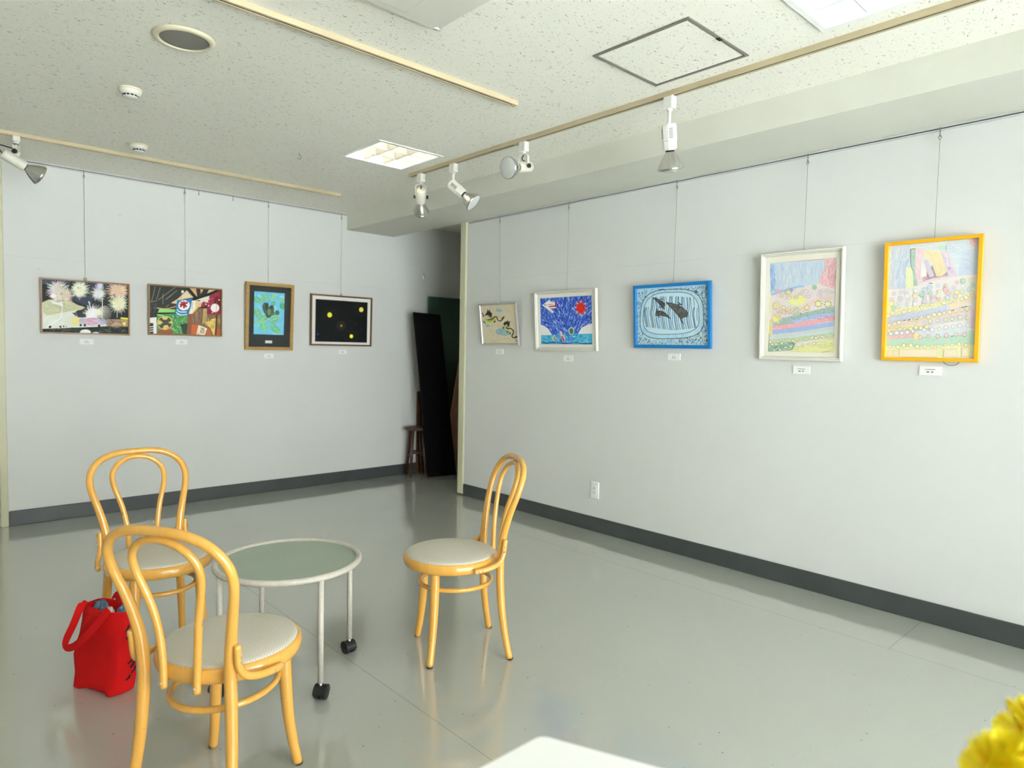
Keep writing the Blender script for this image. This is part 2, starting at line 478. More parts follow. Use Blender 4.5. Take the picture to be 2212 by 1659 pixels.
for i, (a, b_, c, d) in enumerate(WIN):
    fr = MB(); t = 0.045
    fr.box((a, FY-0.10, c), (a+t, FY-0.04, d)); fr.box((b_-t, FY-0.10, c), (b_, FY-0.04, d))
    fr.box((a+t, FY-0.10, c), (b_-t, FY-0.04, c+t)); fr.box((a+t, FY-0.10, d-t), (b_-t, FY-0.04, d))
    fr.box(((a+b_)/2-0.025, FY-0.10, c+t), ((a+b_)/2+0.025, FY-0.04, d-t))
    w = struct('window_%d' % (i+1), fr, M_ALU, 'aluminium framed window letting in daylight')
    for k, (p, q) in enumerate(((a+t, (a+b_)/2-0.025), ((a+b_)/2+0.025, b_-t))):
        MB().box((p, FY-0.073, c+t), (q, FY-0.069, d-t)).build('pane', M_PANE, w)
    # sky portal (no light of its own: it only guides sampling of the sky through the opening)
    ld = bpy.data.lights.new('window_portal', 'AREA'); ld.shape = 'RECTANGLE'; ld.size = b_-a; ld.size_y = d-c
    ld.cycles.is_portal = True
    lo = bpy.data.objects.new('window_portal', ld); COL.objects.link(lo)
    lo.location = ((a+b_)/2, FY-0.16, (c+d)/2); lo.rotation_euler = (PI/2, 0, 0)
M_GROUND = mat('outdoor_paving', (0.49, 0.50, 0.51), rough=0.9, var=(0.8, 0.08))
mb = MB(); mb.box((-30, -40, -0.30), (30, FY-0.15, -0.14)); struct('ground_outside', mb, M_GROUND, 'pale paving outside the windows')
# storage recess shell
mb = MB(); mb.box((RX, 3.9, 0), (RX+0.1, WY, ZC)); struct('wall_storage_end', mb, M_WALL, 'end wall of the dark storage recess')
mb = MB(); mb.box((WX+0.10, 3.8, 0), (RX+0.1, 3.9, ZC)); struct('wall_storage_side', mb, M_WALL, 'side wall of the dark storage recess')
# beam under the ceiling
mb = MB(); mb.box((BX, FY, ZB), (WX, WY, ZC)); struct('ceiling_beam', mb, M_BEAM, 'boxed cream beam running above the long wall')
# baseboards
def baseboard(name, a, b_, axis, label):
    m_ = MB()
    if axis == 'x': m_.box((a, WY-0.010, 0), (b_, WY, BBZ), bev=0.003)
    else: m_.box((WX-0.010, a, 0), (WX, b_, BBZ), bev=0.003)
    return struct(name, m_, M_BASE, label)
baseboard('baseboard_back', 0.562, RX, 'x', 'dark grey rubber baseboard below the back wall')
baseboard('baseboard_right', FY, OY-0.002, 'y', 'dark grey rubber baseboard below the long wall')
# trims
mb = MB(); mb.box((WX-0.014, OY, 0.012), (WX+0.115, OY+0.075, ZB), bev=0.004)
struct('trim_1', mb, M_TRIM, 'cream jamb trim at the end of the long wall')
mb = MB(); mb.box((DX1, WY-0.022, 0), (0.558, WY, 2.46), bev=0.004)
struct('trim_2', mb, M_TRIM, 'cream door jamb trim at the end of the back wall')

# glazed door at the left end of the back wall
M_DOOR = mat('door_aluminium', (0.60, 0.585, 0.50), rough=0.4, var=(6, 0.05))
M_FROST = mat('frosted_screen_glass', (0.13, 0.13, 0.085), rough=0.35, bump=(300, 0.3))
fr = MB()
fr.box((DX0, WY+0.02, 0), (DX0+0.05, WY+0.07, 2.42)); fr.box((DX1-0.055, WY+0.005, 0.004), (DX1, WY+0.055, 2.42), bev=0.004)
fr.box((DX0+0.05, WY+0.01, 0.004), (DX1-0.055, WY+0.05, 0.19), bev=0.004); fr.box((DX0+0.05, WY+0.01, 2.33), (DX1-0.055, WY+0.05, 2.42))
d1 = struct('door_1', fr, M_DOOR, 'pale metal framed glazed door with low kick panel')
MB().box((DX0+0.05, WY+0.028, 0.19), (DX1-0.055, WY+0.034, 2.33)).build('pane', M_FROST, d1)
MB().tube([(DX0+0.10, WY+0.012, 0.95), (DX0+0.10, WY-0.03, 0.97), (DX0+0.10, WY-0.03, 1.23), (DX0+0.10, WY+0.012, 1.25)], 0.009, 8).build('door_handle', M_STEEL, d1)

# ================================================================== CEILING FITTINGS
# ---- recessed louvre lights
M_LOUV = mat('white_louvre', (0.84, 0.84, 0.82), rough=0.35)
M_BLADE = mat('satin_louvre_blade', (0.44, 0.44, 0.41), rough=0.5)
def emitter(name, col, st):
    return mat(name, (0.9, 0.9, 0.9), rough=0.5, emit=(col, st))
M_EMIT = emitter('lamp_diffuser', (1.0, 0.90, 0.70), LAMP_STRENGTH)
M_EMIT2 = emitter('lamp_diffuser_cool', (0.80, 0.95, 1.0), LAMP_STRENGTH)
def louvre_light(x, y, label, em):
    t = thing('ceiling_light', (x, y, ZC), label, 'ceiling light', group='recessed square louvre lights')
    h = MB(); a = LH; D = 0.095
    for s in (-1, 1):
        h.box((s*a-(0.004 if s > 0 else 0), -a, 0), (s*a+(0.004 if s < 0 else 0), a, D))
        h.box((-a, s*a-(0.004 if s > 0 else 0), 0), (a, s*a+(0.004 if s < 0 else 0), D))
    h.box((-a, -a, D), (a, a, D+0.004)); h.build('housing', M_LOUV, t)
    MB().box((-a+0.006, -a+0.006, D-0.012), (a-0.006, a-0.006, D-0.004)).build('diffuser', em, t)
    f = MB(); w = 0.022
    for s in (-1, 1):
        f.box((min(s*a, s*(a+w)), -a-w, -0.006), (max(s*a, s*(a+w)), a+w, 0.0))
        f.box((-a, min(s*a, s*(a+w)), -0.006), (a, max(s*a, s*(a+w)), 0.0))
    f.build('frame', M_LOUV, t)
    for k in (-1, 1):                      # V-shaped blades, two each way -> nine cells
        p = k*a/3
        for ax in (0, 1):
            b_ = MB(); v = []
            for e in (-a+0.004, a-0.004):
                for (o_, z) in ((-0.002, 0.002), (0.002, 0.002), (0.017, 0.060), (-0.017, 0.060)):
                    v.append((p+o_, e, z) if ax == 0 else (e, p+o_, z))
            fs = [(0, 1, 2, 3), (4, 5, 6, 7), (0, 1, 5, 4), (1, 2, 6, 5), (2, 3, 7, 6), (3, 0, 4, 7)]
            b_.add(v, fs); b_.build('louvre_blade', M_BLADE, t)
    return t
louvre_light(*LIGHTS[0], 'lit square louvre light in the ceiling beside the end of the lighting track', M_EMIT)
louvre_light(*LIGHTS[1], 'lit square louvre light in the ceiling near the access hatch, bluish white', M_EMIT2)
louvre_light(*LIGHTS[2], 'added unseen fill light with square louvre in the ceiling in front of the glazed door', M_EMIT)
louvre_light(*LIGHTS[3], 'added unseen fill light with square louvre in the ceiling above the white table', M_EMIT)

# ---- lighting tracks
def track(p0, p1, label, joints=()):
    p0, p1 = Vector(p0), Vector(p1); d = p1-p0; L_ = d.length
    t = thing('lighting_track', p0, label, 'lighting track', math.atan2(d.y, d.x))
    w, h, g = 0.0175, 0.022, 0.006
    b_ = MB()
    b_.box((0, -w, -h), (L_, -g, -0.0005)); b_.box((0, g, -h), (L_, w, -0.0005)); b_.box((0, -g, -0.008), (L_, g, -0.0005))
    b_.build('rail_body', M_TRACK, t)
    MB().box((0.012, -g+0.0005, -h+0.003), (L_-0.012, g-0.0005, -0.0085)).build('slot', M_DARKSLOT, t)
    for e in (-0.006, L_-0.004):
        MB().box((e, -w-0.001, -h-0.001), (e+0.012, w+0.001, -0.0005), bev=0.002).build('end_cap', M_TRACK, t)
    for j in joints:
        MB().box((j-0.03, -w-0.0012, -h-0.0012), (j+0.03, w+0.0012, -0.0005), bev=0.002).build('joint_cover', M_TRACK, t)
    return t
track((0.0, 4.965, ZC), (2.665, 4.965, ZC), 'narrow cream lighting track on the ceiling along the back wall')
track((0.30, 2.485, ZC), (2.287, 2.485, ZC), 'empty cream lighting track across the ceiling beside the flat square panel')
track((2.715, 4.02, ZC), (2.715, -0.6, ZC), 'long cream lighting track carrying four spotlights beside the beam', joints=(1.10,))

# ---- spotlights
def cam_dir(a, b_, c): return Vector(_r*a+_u*b_+_f*c).normalized()
M_SPOT = mat('spotlight_enamel', (0.72, 0.70, 0.60), rough=0.35, var=(15, 0.03))
M_SPOTW = mat('spotlight_white', (0.80, 0.79, 0.74), rough=0.35)
M_GRILLE = mat('vent_dark', (0.10, 0.095, 0.08), rough=0.6)
def par_bulb(t, p, ax):
    """PAR38 bulb, p = neck point, ax = direction it points"""
    Mx = orient(p, ax)
    MB().lathe([(0.0205, -0.012), (0.0215, 0.0)], 28, Mx, cap0=True, cap1=False).build('socket_collar', M_BLACK, t)
    b_ = MB(); b_.lathe([(0.0185, -0.004), (0.021, 0.004), (0.034, 0.022), (0.047, 0.043), (0.056, 0.062), (0.0595, 0.071)], 32, Mx, cap0=False, cap1=False)
    bulb = b_.build('bulb', M_CHROME, t)
    r_ = MB(); r_.lathe([(0.0595, 0.071), (0.0615, 0.073), (0.0615, 0.083), (0.0585, 0.086)], 32, Mx, cap0=False, cap1=False)
    r_.build('bulb_rim', M_CHROME, bulb)
    l_ = MB(); l_.lathe([(0.0585, 0.0845), (0.045, 0.090), (0.028, 0.0935), (0.010, 0.095), (0.001, 0.0952)], 32, Mx, cap0=False, cap1=True)
    l_.build('lens', M_LENS, bulb)
def adapter(t, p, m_, hh=0.058):
    b_ = MB(); b_.box((p[0]-0.0185, p[1]-0.026, p[2]-hh), (p[0]+0.0185, p[1]+0.026, p[2]-0.0), bev=0.004); ad = b_.build('adapter', m_, t)
    MB().box((p[0]+0.002, p[1]-0.030, p[2]-0.042), (p[0]+0.012, p[1]-0.0255, p[2]-0.018), bev=0.002).build('lock_lever', m_, ad)
    MB().lathe([(0.013, -hh-0.010), (0.013, -hh)], 16, Matrix.Translation(p)).build('swivel', m_, t)
def yoke_spot(x, y, ax, label, roll_side=None, drop=0.135):
    """U-shaped yoke with two black knobs and a plain cylinder"""
    t = thing('track_spotlight', (0, 0, 0), label, 'spotlight', group='spotlights on the lighting tracks')
    top = Vector((x, y, ZC-0.022)); adapter(t, top, M_SPOTW)
    ax = Vector(ax).normalized()
    side = ax.cross(Vector((0, 0, 1)))
    side = side.normalized() if side.length > 0.05 else Vector((1, 0, 0))
    piv = top+Vector((0, 0, -0.068-drop+0.06)); hw = 0.036; ytop = top.z-0.072
    pts = [piv+side*hw, Vector((x, y, ytop-0.014))+side*hw, Vector((x, y, ytop-0.003))+side*(hw-0.010), Vector((x, y, ytop)), Vector((x, y, ytop-0.003))-side*(hw-0.010), Vector((x, y, ytop-0.014))-side*hw, piv-side*hw]
    yk = MB(); yk.ribbon(pts, [ax.cross(side) if False else side.cross(Vector((0, 0, 1))) for _ in pts], 0.017, 0.003)
    yk.build('yoke', M_SPOTW, t)
    for s in (-1, 1):
        MB().lathe([(0.010, 0), (0.0125, 0.003), (0.0125, 0.012), (0.010, 0.014)], 16, orient(piv+side*(s*(hw+0.001)), side*s)).build('knob', M_BLACK, t)
    body = MB(); body.lathe([(0.026, -0.062), (0.0305, -0.056), (0.0305, 0.040), (0.029, 0.046)], 28, orient(piv, ax)); hs = body.build('housing', M_SPOT, t)
    for k in range(5):
        a = 2*PI*k/5
        MB().lathe([(0.0025, -0.0635), (0.0025, -0.0615)], 8, orient(piv, ax) @ Matrix.Translation((0.015*math.cos(a), 0.015*math.sin(a), 0))).build('vent_hole', M_GRILLE, hs)
    rear = piv-ax*0.064
    cp = spline([Vector((x, y, ytop-0.004)), Vector((x, y, ytop-0.03))+side*0.008, rear-ax*0.022+Vector((0, 0, 0.006)), rear-ax*0.004], 6)
    MB().tube(cp, 0.0035, 8).build('cable', M_BLACK, t)
    par_bulb(t, piv+ax*0.050, ax)
    return t
def arm_spot(x, y, ax, label, arm=0.06):
    """stem and eight-sided ventilated housing"""
    t = thing('track_spotlight', (0, 0, 0), label, 'spotlight', group='spotlights on the lighting tracks')
    top = Vector((x, y, ZC-0.022)); adapter(t, top, M_SPOTW)
    ax = Vector(ax).normalized()
    p1 = top+Vector((0, 0, -0.066)); p2 = p1+Vector((0, 0, -arm))
    MB().tube([p1, p2], 0.0078, 12).build('stem', M_SPOTW, t)
    side = ax.cross(Vector((0, 0, 1))); side = side.normalized() if side.length > 0.15 else Vector(_r)
    Mx = orient(p2-ax*0.004+(-Vector((0, 0, 1))*0.012), ax, up=(0, 0, 1) if abs(ax.z) < 0.95 else tuple(_f))
    h = MB(); prof = [(0.030, -0.018), (0.0355, -0.010), (0.0355, 0.058), (0.0335, 0.060), (0.0335, 0.092), (0.027, 0.100)]
    h.lathe(prof, 8, Mx @ Matrix.Rotation(PI/8, 4, 'Z'), smooth=False); hs = h.build('housing', M_SPOTW, t)
    for k in range(8):
        if k % 2: continue
        for j in range(7):
            z0 = 0.002+j*0.0068
            g = MB(); g.box((0.0325, -0.010, z0), (0.0332, 0.010, z0+0.0036), M=Mx @ Matrix.Rotation(k*PI/4, 4, 'Z')); g.build('vent_slot', M_GRILLE, hs)
    par_bulb(t, Mx @ Vector((0, 0, 0.106)), ax)
    return t
def bracket_spot(x, y, ax, label):
    """two-plate knuckle bracket beside a plain cylinder"""
    t = thing('track_spotlight', (0, 0, 0), label, 'spotlight', group='spotlights on the lighting tracks')
    top = Vector((x, y, ZC-0.022)); adapter(t, top, M_SPOTW, 0.034); ax = Vector(ax).normalized()
    MB().lathe([(0.0125, -0.051), (0.0125, -0.044)], 16, Matrix.Translation(top)).build('collar', M_BLACK, t)
    view = Vector((-_f[0], -_f[1], 0)).normalized(); lat = Vector((_r[0], _r[1], 0)).normalized()
    k = top+Vector((0, 0, -0.090))+lat*0.004
    for s in (-1, 1):
        a = MB(); a.ribbon([top+Vector((0, 0, -0.050))+view*(0.010*s), k+view*(0.010*s)+Vector((0, 0, -0.010))], [lat, lat], 0.030, 0.003); a.build('bracket_arm', M_SPOT, t)
    MB().lathe([(0.013, 0), (0.0145, 0.003), (0.0145, 0.011), (0.012, 0.013)], 20, orient(k+view*0.012, view)).build('knob', M_BLACK, t)
    perp = (Vector((0, 0, -1))-ax*Vector((0, 0, -1)).dot(ax)).normalized()
    c = k+perp*0.052+ax*0.012
    a = MB(); a.ribbon([k-perp*0.004, c], [ax, ax], 0.032, 0.012); a.build('bracket_foot', M_SPOT, t)
    body = MB(); body.lathe([(0.027, -0.066), (0.031, -0.060), (0.031, 0.052), (0.029, 0.058)], 28, orient(c, ax)); body.build('housing', M_SPOT, t)
    rear = c-ax*0.067
    MB().tube(spline([top+Vector((0, 0, -0.055)), k-lat*0.02+Vector((0, 0, 0.02)), rear-ax*0.02+Vector((0, 0, 0.035)), rear], 6), 0.0036, 8).build('cable', M_BLACK, t)
    par_bulb(t, c+ax*0.062, ax)
    return t
bracket_spot(0.562, 4.965, cam_dir(0.14, -0.100, 0.17), 'track spotlight by the glazed door, tilted down over the fireworks picture')
yoke_spot(2.715, 3.895, cam_dir(-0.026, -0.118, 0.165), 'yoke spotlight nearest the lit square light, turned down and away', drop=0.150)
arm_spot(2.715, 3.530, cam_dir(0.114, -0.105, -0.025), 'stemmed spotlight with vented housing turned towards the beam')
yoke_spot(2.715, 2.865, cam_dir(-0.126, -0.049, -0.13), 'yoke spotlight showing its frosted bulb face, turned into the room', drop=0.135)
arm_spot(2.715, 1.870, cam_dir(0.022, -0.185, 0.055), 'stemmed spotlight hanging straight down below the access hatch', arm=0.072)

# ---- round speaker, detectors, hook, hatch, flat panel
M_MESHG = mat('speaker_mesh', (0.25, 0.24, 0.21), rough=0.6, bump=(900, 0.5))
t = thing('ceiling_speaker', (0.888, 2.935, ZC), 'round ceiling speaker with cream ring and grey mesh grille', 'speaker')
MB().lathe([(0.114, -0.001), (0.114, -0.005), (0.108, -0.012), (0.095, -0.014), (0.091, -0.010), (0.090, -0.001)], 48, cap0=False, cap1=False).build('ring', M_CREAM, t)
MB().lathe([(0.0905, -0.002), (0.0905, -0.008), (0.07, -0.011), (0.035, -0.0125), (0.001, -0.013)], 48, cap0=False, cap1=True).build('grille', M_MESHG, t)
def detector(x, y, label, tab=False):
    t = thing('smoke_detector', (x, y, ZC), label, 'smoke detector', group='smoke detectors on the ceiling')
    MB().lathe([(0.060, -0.001), (0.060, -0.010), (0.056, -0.013)], 36, cap0=False, cap1=False).build('base', M_CREAM, t)
    MB().lathe([(0.056, -0.012), (0.0545, -0.022), (0.044, -0.032), (0.039, -0.0335), (0.0385, -0.046), (0.034, -0.050), (0.001, -0.051)], 36, cap0=False, cap1=True).build('cover', M_WHITEPL, t)
    for k in range(12):
        a = 2*PI*k/12
        MB().box((0.037, -0.0075, -0.0445), (0.0392, 0.0075, -0.0355), M=Matrix.Rotation(a, 4, 'Z')).build('vent_slot', M_DARKSLOT, t)
    t.scale = (0.86, 0.86, 0.86)
    if tab:
        MB().box((-0.085, -0.012, -0.006), (-0.058, 0.012, -0.001), bev=0.002).build('side_tab', M_CREAM, t)
detector(0.872, 3.70, 'white smoke detector on the ceiling beside the round speaker')
detector(1.150, 4.69, 'white smoke detector on the ceiling next to the track along the back wall', True)
t = thing('ceiling_hook', (1.925, 4.11, ZC), 'small open wire hook screwed into the ceiling', 'hook')
hk = [(0, 0, 0), (0, 0, -0.012)]+[(0.013*math.sin(a), 0, -0.026+0.014*math.cos(a)) for a in np.linspace(0, 4.3, 12)]
MB().tube(hk, 0.0022, 8).build('hook_wire', M_WIRE, t)
MB().lathe([(0.006, -0.002), (0.006, 0.0)], 12).build('hook_plate', M_WHITEPL, t)
HX0, HX1, HY0, HY1 = 2.158, 2.606, 1.415, 1.875
M_HATCH = mat('hatch_metal', (0.27, 0.25, 0.21), rough=0.35, metal=0.5)
t = thing('access_hatch', (HX0, HY0, ZC), 'square ceiling access hatch with a dull metal frame', 'access hatch')
w_, h_ = HX1-HX0, HY1-HY0
e_ = 0.015; i_ = 0.019
for (lo, hi) in (((0, 0, -0.006), (w_, e_, -0.0005)), ((0, h_-e_, -0.006), (w_, h_, -0.0005)), ((0, e_, -0.006), (e_, h_-e_, -0.0005)), ((w_-e_, e_, -0.006), (w_, h_-e_, -0.0005))):
    MB().box(lo, hi, bev=0.002).build('frame_bar', M_HATCH, t)
g = MB()
for (lo, hi) in (((e_, e_, -0.0015), (w_-e_, i_, -0.0005)), ((e_, h_-i_, -0.0015), (w_-e_, h_-e_, -0.0005)), ((e_, i_, -0.0015), (i_, h_-i_, -0.0005)), ((w_-i_, i_, -0.0015), (w_-e_, h_-i_, -0.0005))):
    g.box(lo, hi)
g.build('gap', M_DARKSLOT, t)
MB().box((i_, i_, -0.004), (w_-i_, h_-i_, -0.0005)).build('panel', M_CEIL, t)
MB().box((w_*0.48, 0.002, -0.009), (w_*0.54, 0.018, -0.003), bev=0.002).build('latch', M_DARKSLOT, t)
# flat panel unit
PX1, PY1 = 1.553, 2.130
M_UNIT = mat('unit_plastic', (0.72, 0.71, 0.63), rough=0.28, var=(3, 0.02))
t = thing('ceiling_panel_unit', (PX1-0.47, PY1-0.47, ZC), 'large flat white square panel unit mounted below the ceiling', 'ceiling unit')
MB().box((-0.47, -0.47, -0.021), (0.47, 0.47, -0.0005), bev=0.008).build('outer_panel', M_UNIT, t)
MB().box((-0.295, -0.425, -0.0255), (0.295, 0.425, -0.021), bev=0.003).build('centre_panel', M_UNIT, t)
MB().lathe([(0.009, -0.0245), (0.011, -0.021)], 16, Matrix.Translation((0.452, 0.452, 0))).build('screw_cap', M_WHITEPL, t)

# ================================================================== PICTURE RAILS, WIRES
def rail_profile(name, a, b_, wall, z1, label):
    t = thing(name, (0, 0, 0), label, 'picture rail')
    for (lo, hi, nm, m_) in ((0.0, 0.009, 'upper_lip', M_ALU), (0.009, 0.0145, 'groove', M_DARKSLOT), (0.0145, 0.021, 'lower_lip', M_ALU)):
        dpt = 0.013 if nm != 'groove' else 0.006
        m_b = MB()
        if wall == 'back': m_b.box((a, WY-dpt, z1-hi), (b_, WY, z1-lo))
        else: m_b.box((WX-dpt, a, z1-hi), (WX, b_, z1-lo))
        m_b.build(nm, m_, t)
    return t
rail_profile('picture_rail', 0.565, BX-0.003, 'back', ZC-0.0005, 'thin grey metal picture rail along the top of the back wall')
rail_profile('picture_rail', -2.45, OY-0.03, 'right', ZB-0.001, 'thin grey metal picture rail under the beam on the long wall')
def rail_hook(t, p, view):
    pts = [p+view*0.004+Vector((0, 0, 0.006)), p+view*0.010+Vector((0, 0, 0.002)), p+view*0.010+Vector((0, 0, -0.018)), p+view*0.013+Vector((0, 0, -0.030)), p+view*0.007+Vector((0, 0, -0.036)), p+view*0.004+Vector((0, 0, -0.028))]
    MB().tube(spline(pts, 4), 0.0022, 8).build('rail_hook', M_WIRE, t)
def wire(p_top, p_bot, wall, label, clasp=False):
    t = thing('hanging_wire', (0, 0, 0), label, 'wire', group='picture hanging wires')
    view = Vector((0, -1, 0)) if wall == 'back' else Vector((-1, 0, 0))
    lat = Vector((1, 0, 0)) if wall == 'back' else Vector((0, -1, 0))
    rail_hook(t, p_top, view)
    c = p_top+view*0.008+Vector((0, 0, -0.040))
    ring = [c+lat*(0.006*math.cos(a))+Vector((0, 0, 0.009*math.sin(a))) for a in np.linspace(0, 2*PI, 13)[:-1]]
    MB().tube(ring, 0.0016, 6, closed=True).build('ring', M_WIRE, t)
    MB().tube([c+Vector((0, 0, -0.009)), p_bot], 0.0009, 6).build('wire_strand', M_WIRE, t)
    if clasp:
        q = [p_bot+lat*(0.008*math.cos(a))+Vector((0, 0, 0.010*math.sin(a)+0.004)) for a in np.linspace(0, 2*PI, 11)[:-1]]
        MB().tube(q, 0.0024, 6, closed=True).build('clasp', M_WIRE, t)
for x, lab in ((1.805, 'empty hook on the back wall rail close to the festival collage wire'), (2.071, 'empty hook on the back wall rail midway between two picture wires')):
    t = thing('empty_rail_hook', (0, 0, 0), lab, 'hook', group='empty picture rail hooks')
    rail_hook(t, Vector((x, WY-0.006, ZC-0.014)), Vector((0, -1, 0)))
t = thing('wall_hook', (3.982, WY, 2.005), 'small pale wall hook near the storage recess', 'hook')
MB().lathe([(0.020, 0.0), (0.020, 0.004), (0.016, 0.007)], 20, orient((0, 0, -0.012), (0, -1, 0))).build('plate', M_WHITEPL, t)
MB().tube(spline([(0, -0.004, 0.03), (0, -0.012, 0.0), (0, -0.03, -0.02), (0, -0.034, 0.0)], 5), 0.004, 8).build('prong', M_ALU, t)

# ================================================================== PAINTER
class Painter:
    """flat painted picture: polygons with their own colours, stacked in thin coats.
    coordinates are given in any quadrilateral frame and mapped to the unit square."""
    def __init__(self, quad, w, h, gain=1.0, wash=0.0):
        (x0, y0), (x1, y1), (x2, y2), (x3, y3) = quad   # TL TR BR BL
        A = []; B = []
        for (x, y), (u, v) in zip(quad, ((0, 0), (1, 0), (1, 1), (0, 1))):
            A.append([x, y, 1, 0, 0, 0, -u*x, -u*y]); B.append(u)
            A.append([0, 0, 0, x, y, 1, -v*x, -v*y]); B.append(v)
        h8 = np.linalg.solve(np.array(A, float), np.array(B, float))
        self.H = np.append(h8, 1).reshape(3, 3)
        self.w, self.h, self.gain, self.wash = w, h, gain, wash
        self.v = []; self.f = []; self.c = []; self.z = 0.0
        self.scale = math.hypot(x1-x0, y1-y0)/w            # frame units per metre
        self.quad = quad
    def uv(self, p):
        q = self.H @ np.array([p[0], p[1], 1.0]); u, v = q[0]/q[2], q[1]/q[2]
        return min(max(u, 0), 1), min(max(v, 0), 1)
    def coat(self): self.z += 1.0
    def poly(self, pts, col, new=True):
        if new is not None: self.coat()                 # every stroke gets a coat of its own
        n = len(self.v)
        for p in pts:
            u, v = self.uv(p); self.v.append(((u-0.5)*self.w, (0.5-v)*self.h, self.z))
        self.f.append(tuple(range(n, n+len(pts))))
        col = tuple(c*(1-self.wash)+q*self.wash for c, q in zip(col, (228, 224, 220)))
        self.c.append(tuple(min(0.95, c*self.gain) for c in s2l(col)))
    def fill(self, col): self.poly(self.quad, col)
    def ell(self, x, y, rx, ry=None, col=(0, 0, 0), ang=0, n=18, new=True, jit=0.0):
        ry = rx if ry is None else ry; ca, sa = math.cos(ang), math.sin(ang); P = []
        for k in range(n):
            a = 2*PI*k/n; j = 1+rnd.uniform(-jit, jit)
            ex, ey = rx*math.cos(a)*j, ry*math.sin(a)*j
            P.append((x+ex*ca-ey*sa, y+ex*sa+ey*ca))
        self.poly(P, col, new)
    def line(self, pts, width, col, new=True, taper=False, smooth=True):
        self.coat()
        P = [Vector((p[0], p[1], 0)) for p in pts]
        if smooth and len(P) > 2: P = spline(P, 5)
        n = len(P); Lp = []; Rp = []
        for i in range(n):
            t = (P[min(i+1, n-1)]-P[max(i-1, 0)]); t = t.normalized() if t.length else Vector((1, 0, 0))
            s = Vector((-t.y, t.x, 0)); w = width/2*((1-0.85*i/(n-1)) if taper else 1)
            Lp.append(P[i]+s*w); Rp.append(P[i]-s*w)
        for i in range(n-1):
            self.poly([Lp[i], Lp[i+1], Rp[i+1], Rp[i]], col, new=None)
    def ring(self, x, y, rx, ry, width, col, new=True, n=20, jit=0.0, ang0=0):
        pts = []
        for k in range(n+1):
            a = 2*PI*k/n+ang0; j = 1+rnd.uniform(-jit, jit) if 0 < k < n else 1
            pts.append((x+rx*math.cos(a)*j, y+ry*math.sin(a)*j))
        self.line(pts, width, col, new, smooth=False)
    def burst(self, x, y, r, col, n=26, dark=None):
        self.ell(x, y, r*0.46, r*0.46, col, jit=0.15, n=24)
        n = int(n*1.5)
        for k in range(n):
            a = 2*PI*k/n+rnd.uniform(-0.05, 0.05); L_ = r*rnd.uniform(0.78, 1.1)
            b_ = a+rnd.uniform(-0.12, 0.12)
            c = tuple(min(255, max(0, v+rnd.randint(-16, 20))) for v in col)
            self.line([(x+r*0.25*math.cos(a), y+r*0.25*math.sin(a)), (x+r*0.65*math.cos(a), y+r*0.65*math.sin(a)), (x+L_*math.cos(b_), y+L_*math.sin(b_))], r*0.10, c, new=(k % 12 == 0), taper=True, smooth=False)
        for k in range(n//2):
            a = rnd.uniform(0, 2*PI)
            self.line([(x+r*1.02*math.cos(a), y+r*1.02*math.sin(a)), (x+r*0.6*math.cos(a), y+r*0.6*math.sin(a))], r*0.05, (54, 57, 62), new=(k == 0), taper=True)
        if dark:
            for k in range(n//2):
                a = rnd.uniform(0, 2*PI)
                self.line([(x+r*1.0*math.cos(a), y+r*1.0*math.sin(a)), (x+r*0.55*math.cos(a), y+r*0.55*math.sin(a))], r*0.06, dark, new=(k == 0), taper=True)
    def inside(self, poly, p):
        x, y = p; r_ = False; j = len(poly)-1
        for i in range(len(poly)):
            if (poly[i][1] > y) != (poly[j][1] > y) and x < (poly[j][0]-poly[i][0])*(y-poly[i][1])/(poly[j][1]-poly[i][1])+poly[i][0]: r_ = not r_
            j = i
        return r_
    def hatch(self, poly, n, length, width, cols, ang, spread=0.25, coats=3):
        xs = [p[0] for p in poly]; ys = [p[1] for p in poly]; k = 0; tries = 0
        while k < n and tries < n*20:
            tries += 1
            p = (rnd.uniform(min(xs), max(xs)), rnd.uniform(min(ys), max(ys)))
            a = (ang(p) if callable(ang) else ang)+rnd.gauss(0, spread); L_ = length*rnd.uniform(0.5, 1.2)/2
            e0 = (p[0]-L_*math.cos(a), p[1]-L_*math.sin(a)); e1 = (p[0]+L_*math.cos(a), p[1]+L_*math.sin(a))
            if self.inside(poly, e0) and self.inside(poly, e1):
                m_ = ((e0[0]+e1[0])/2+rnd.uniform(-1, 1)*length*0.06, (e0[1]+e1[1])/2+rnd.uniform(-1, 1)*length*0.06)
                self.line([e0, m_, e1], width*rnd.uniform(0.6, 1.3), rnd.choice(cols), new=(k % max(1, n//coats) == 0), smooth=False); k += 1
    def build(self, parent, name='artwork'):
        dz = min(1e-5, 0.0035/max(1.0, self.z))
        me = bpy.data.meshes.new(name); me.from_pydata([(a, b_, c*dz) for a, b_, c in self.v], [], self.f); me.update()
        ca = me.color_attributes.new('Col', 'FLOAT_COLOR', 'CORNER')
        flat = []
        for c, p in zip(self.c, me.polygons): flat += [*c, 1.0]*p.loop_total
        ca.data.foreach_set('color', flat)
        me.materials.append(M_PAINT)
        o = bpy.data.objects.new(name, me); COL.objects.link(o); o.parent = parent
        return o

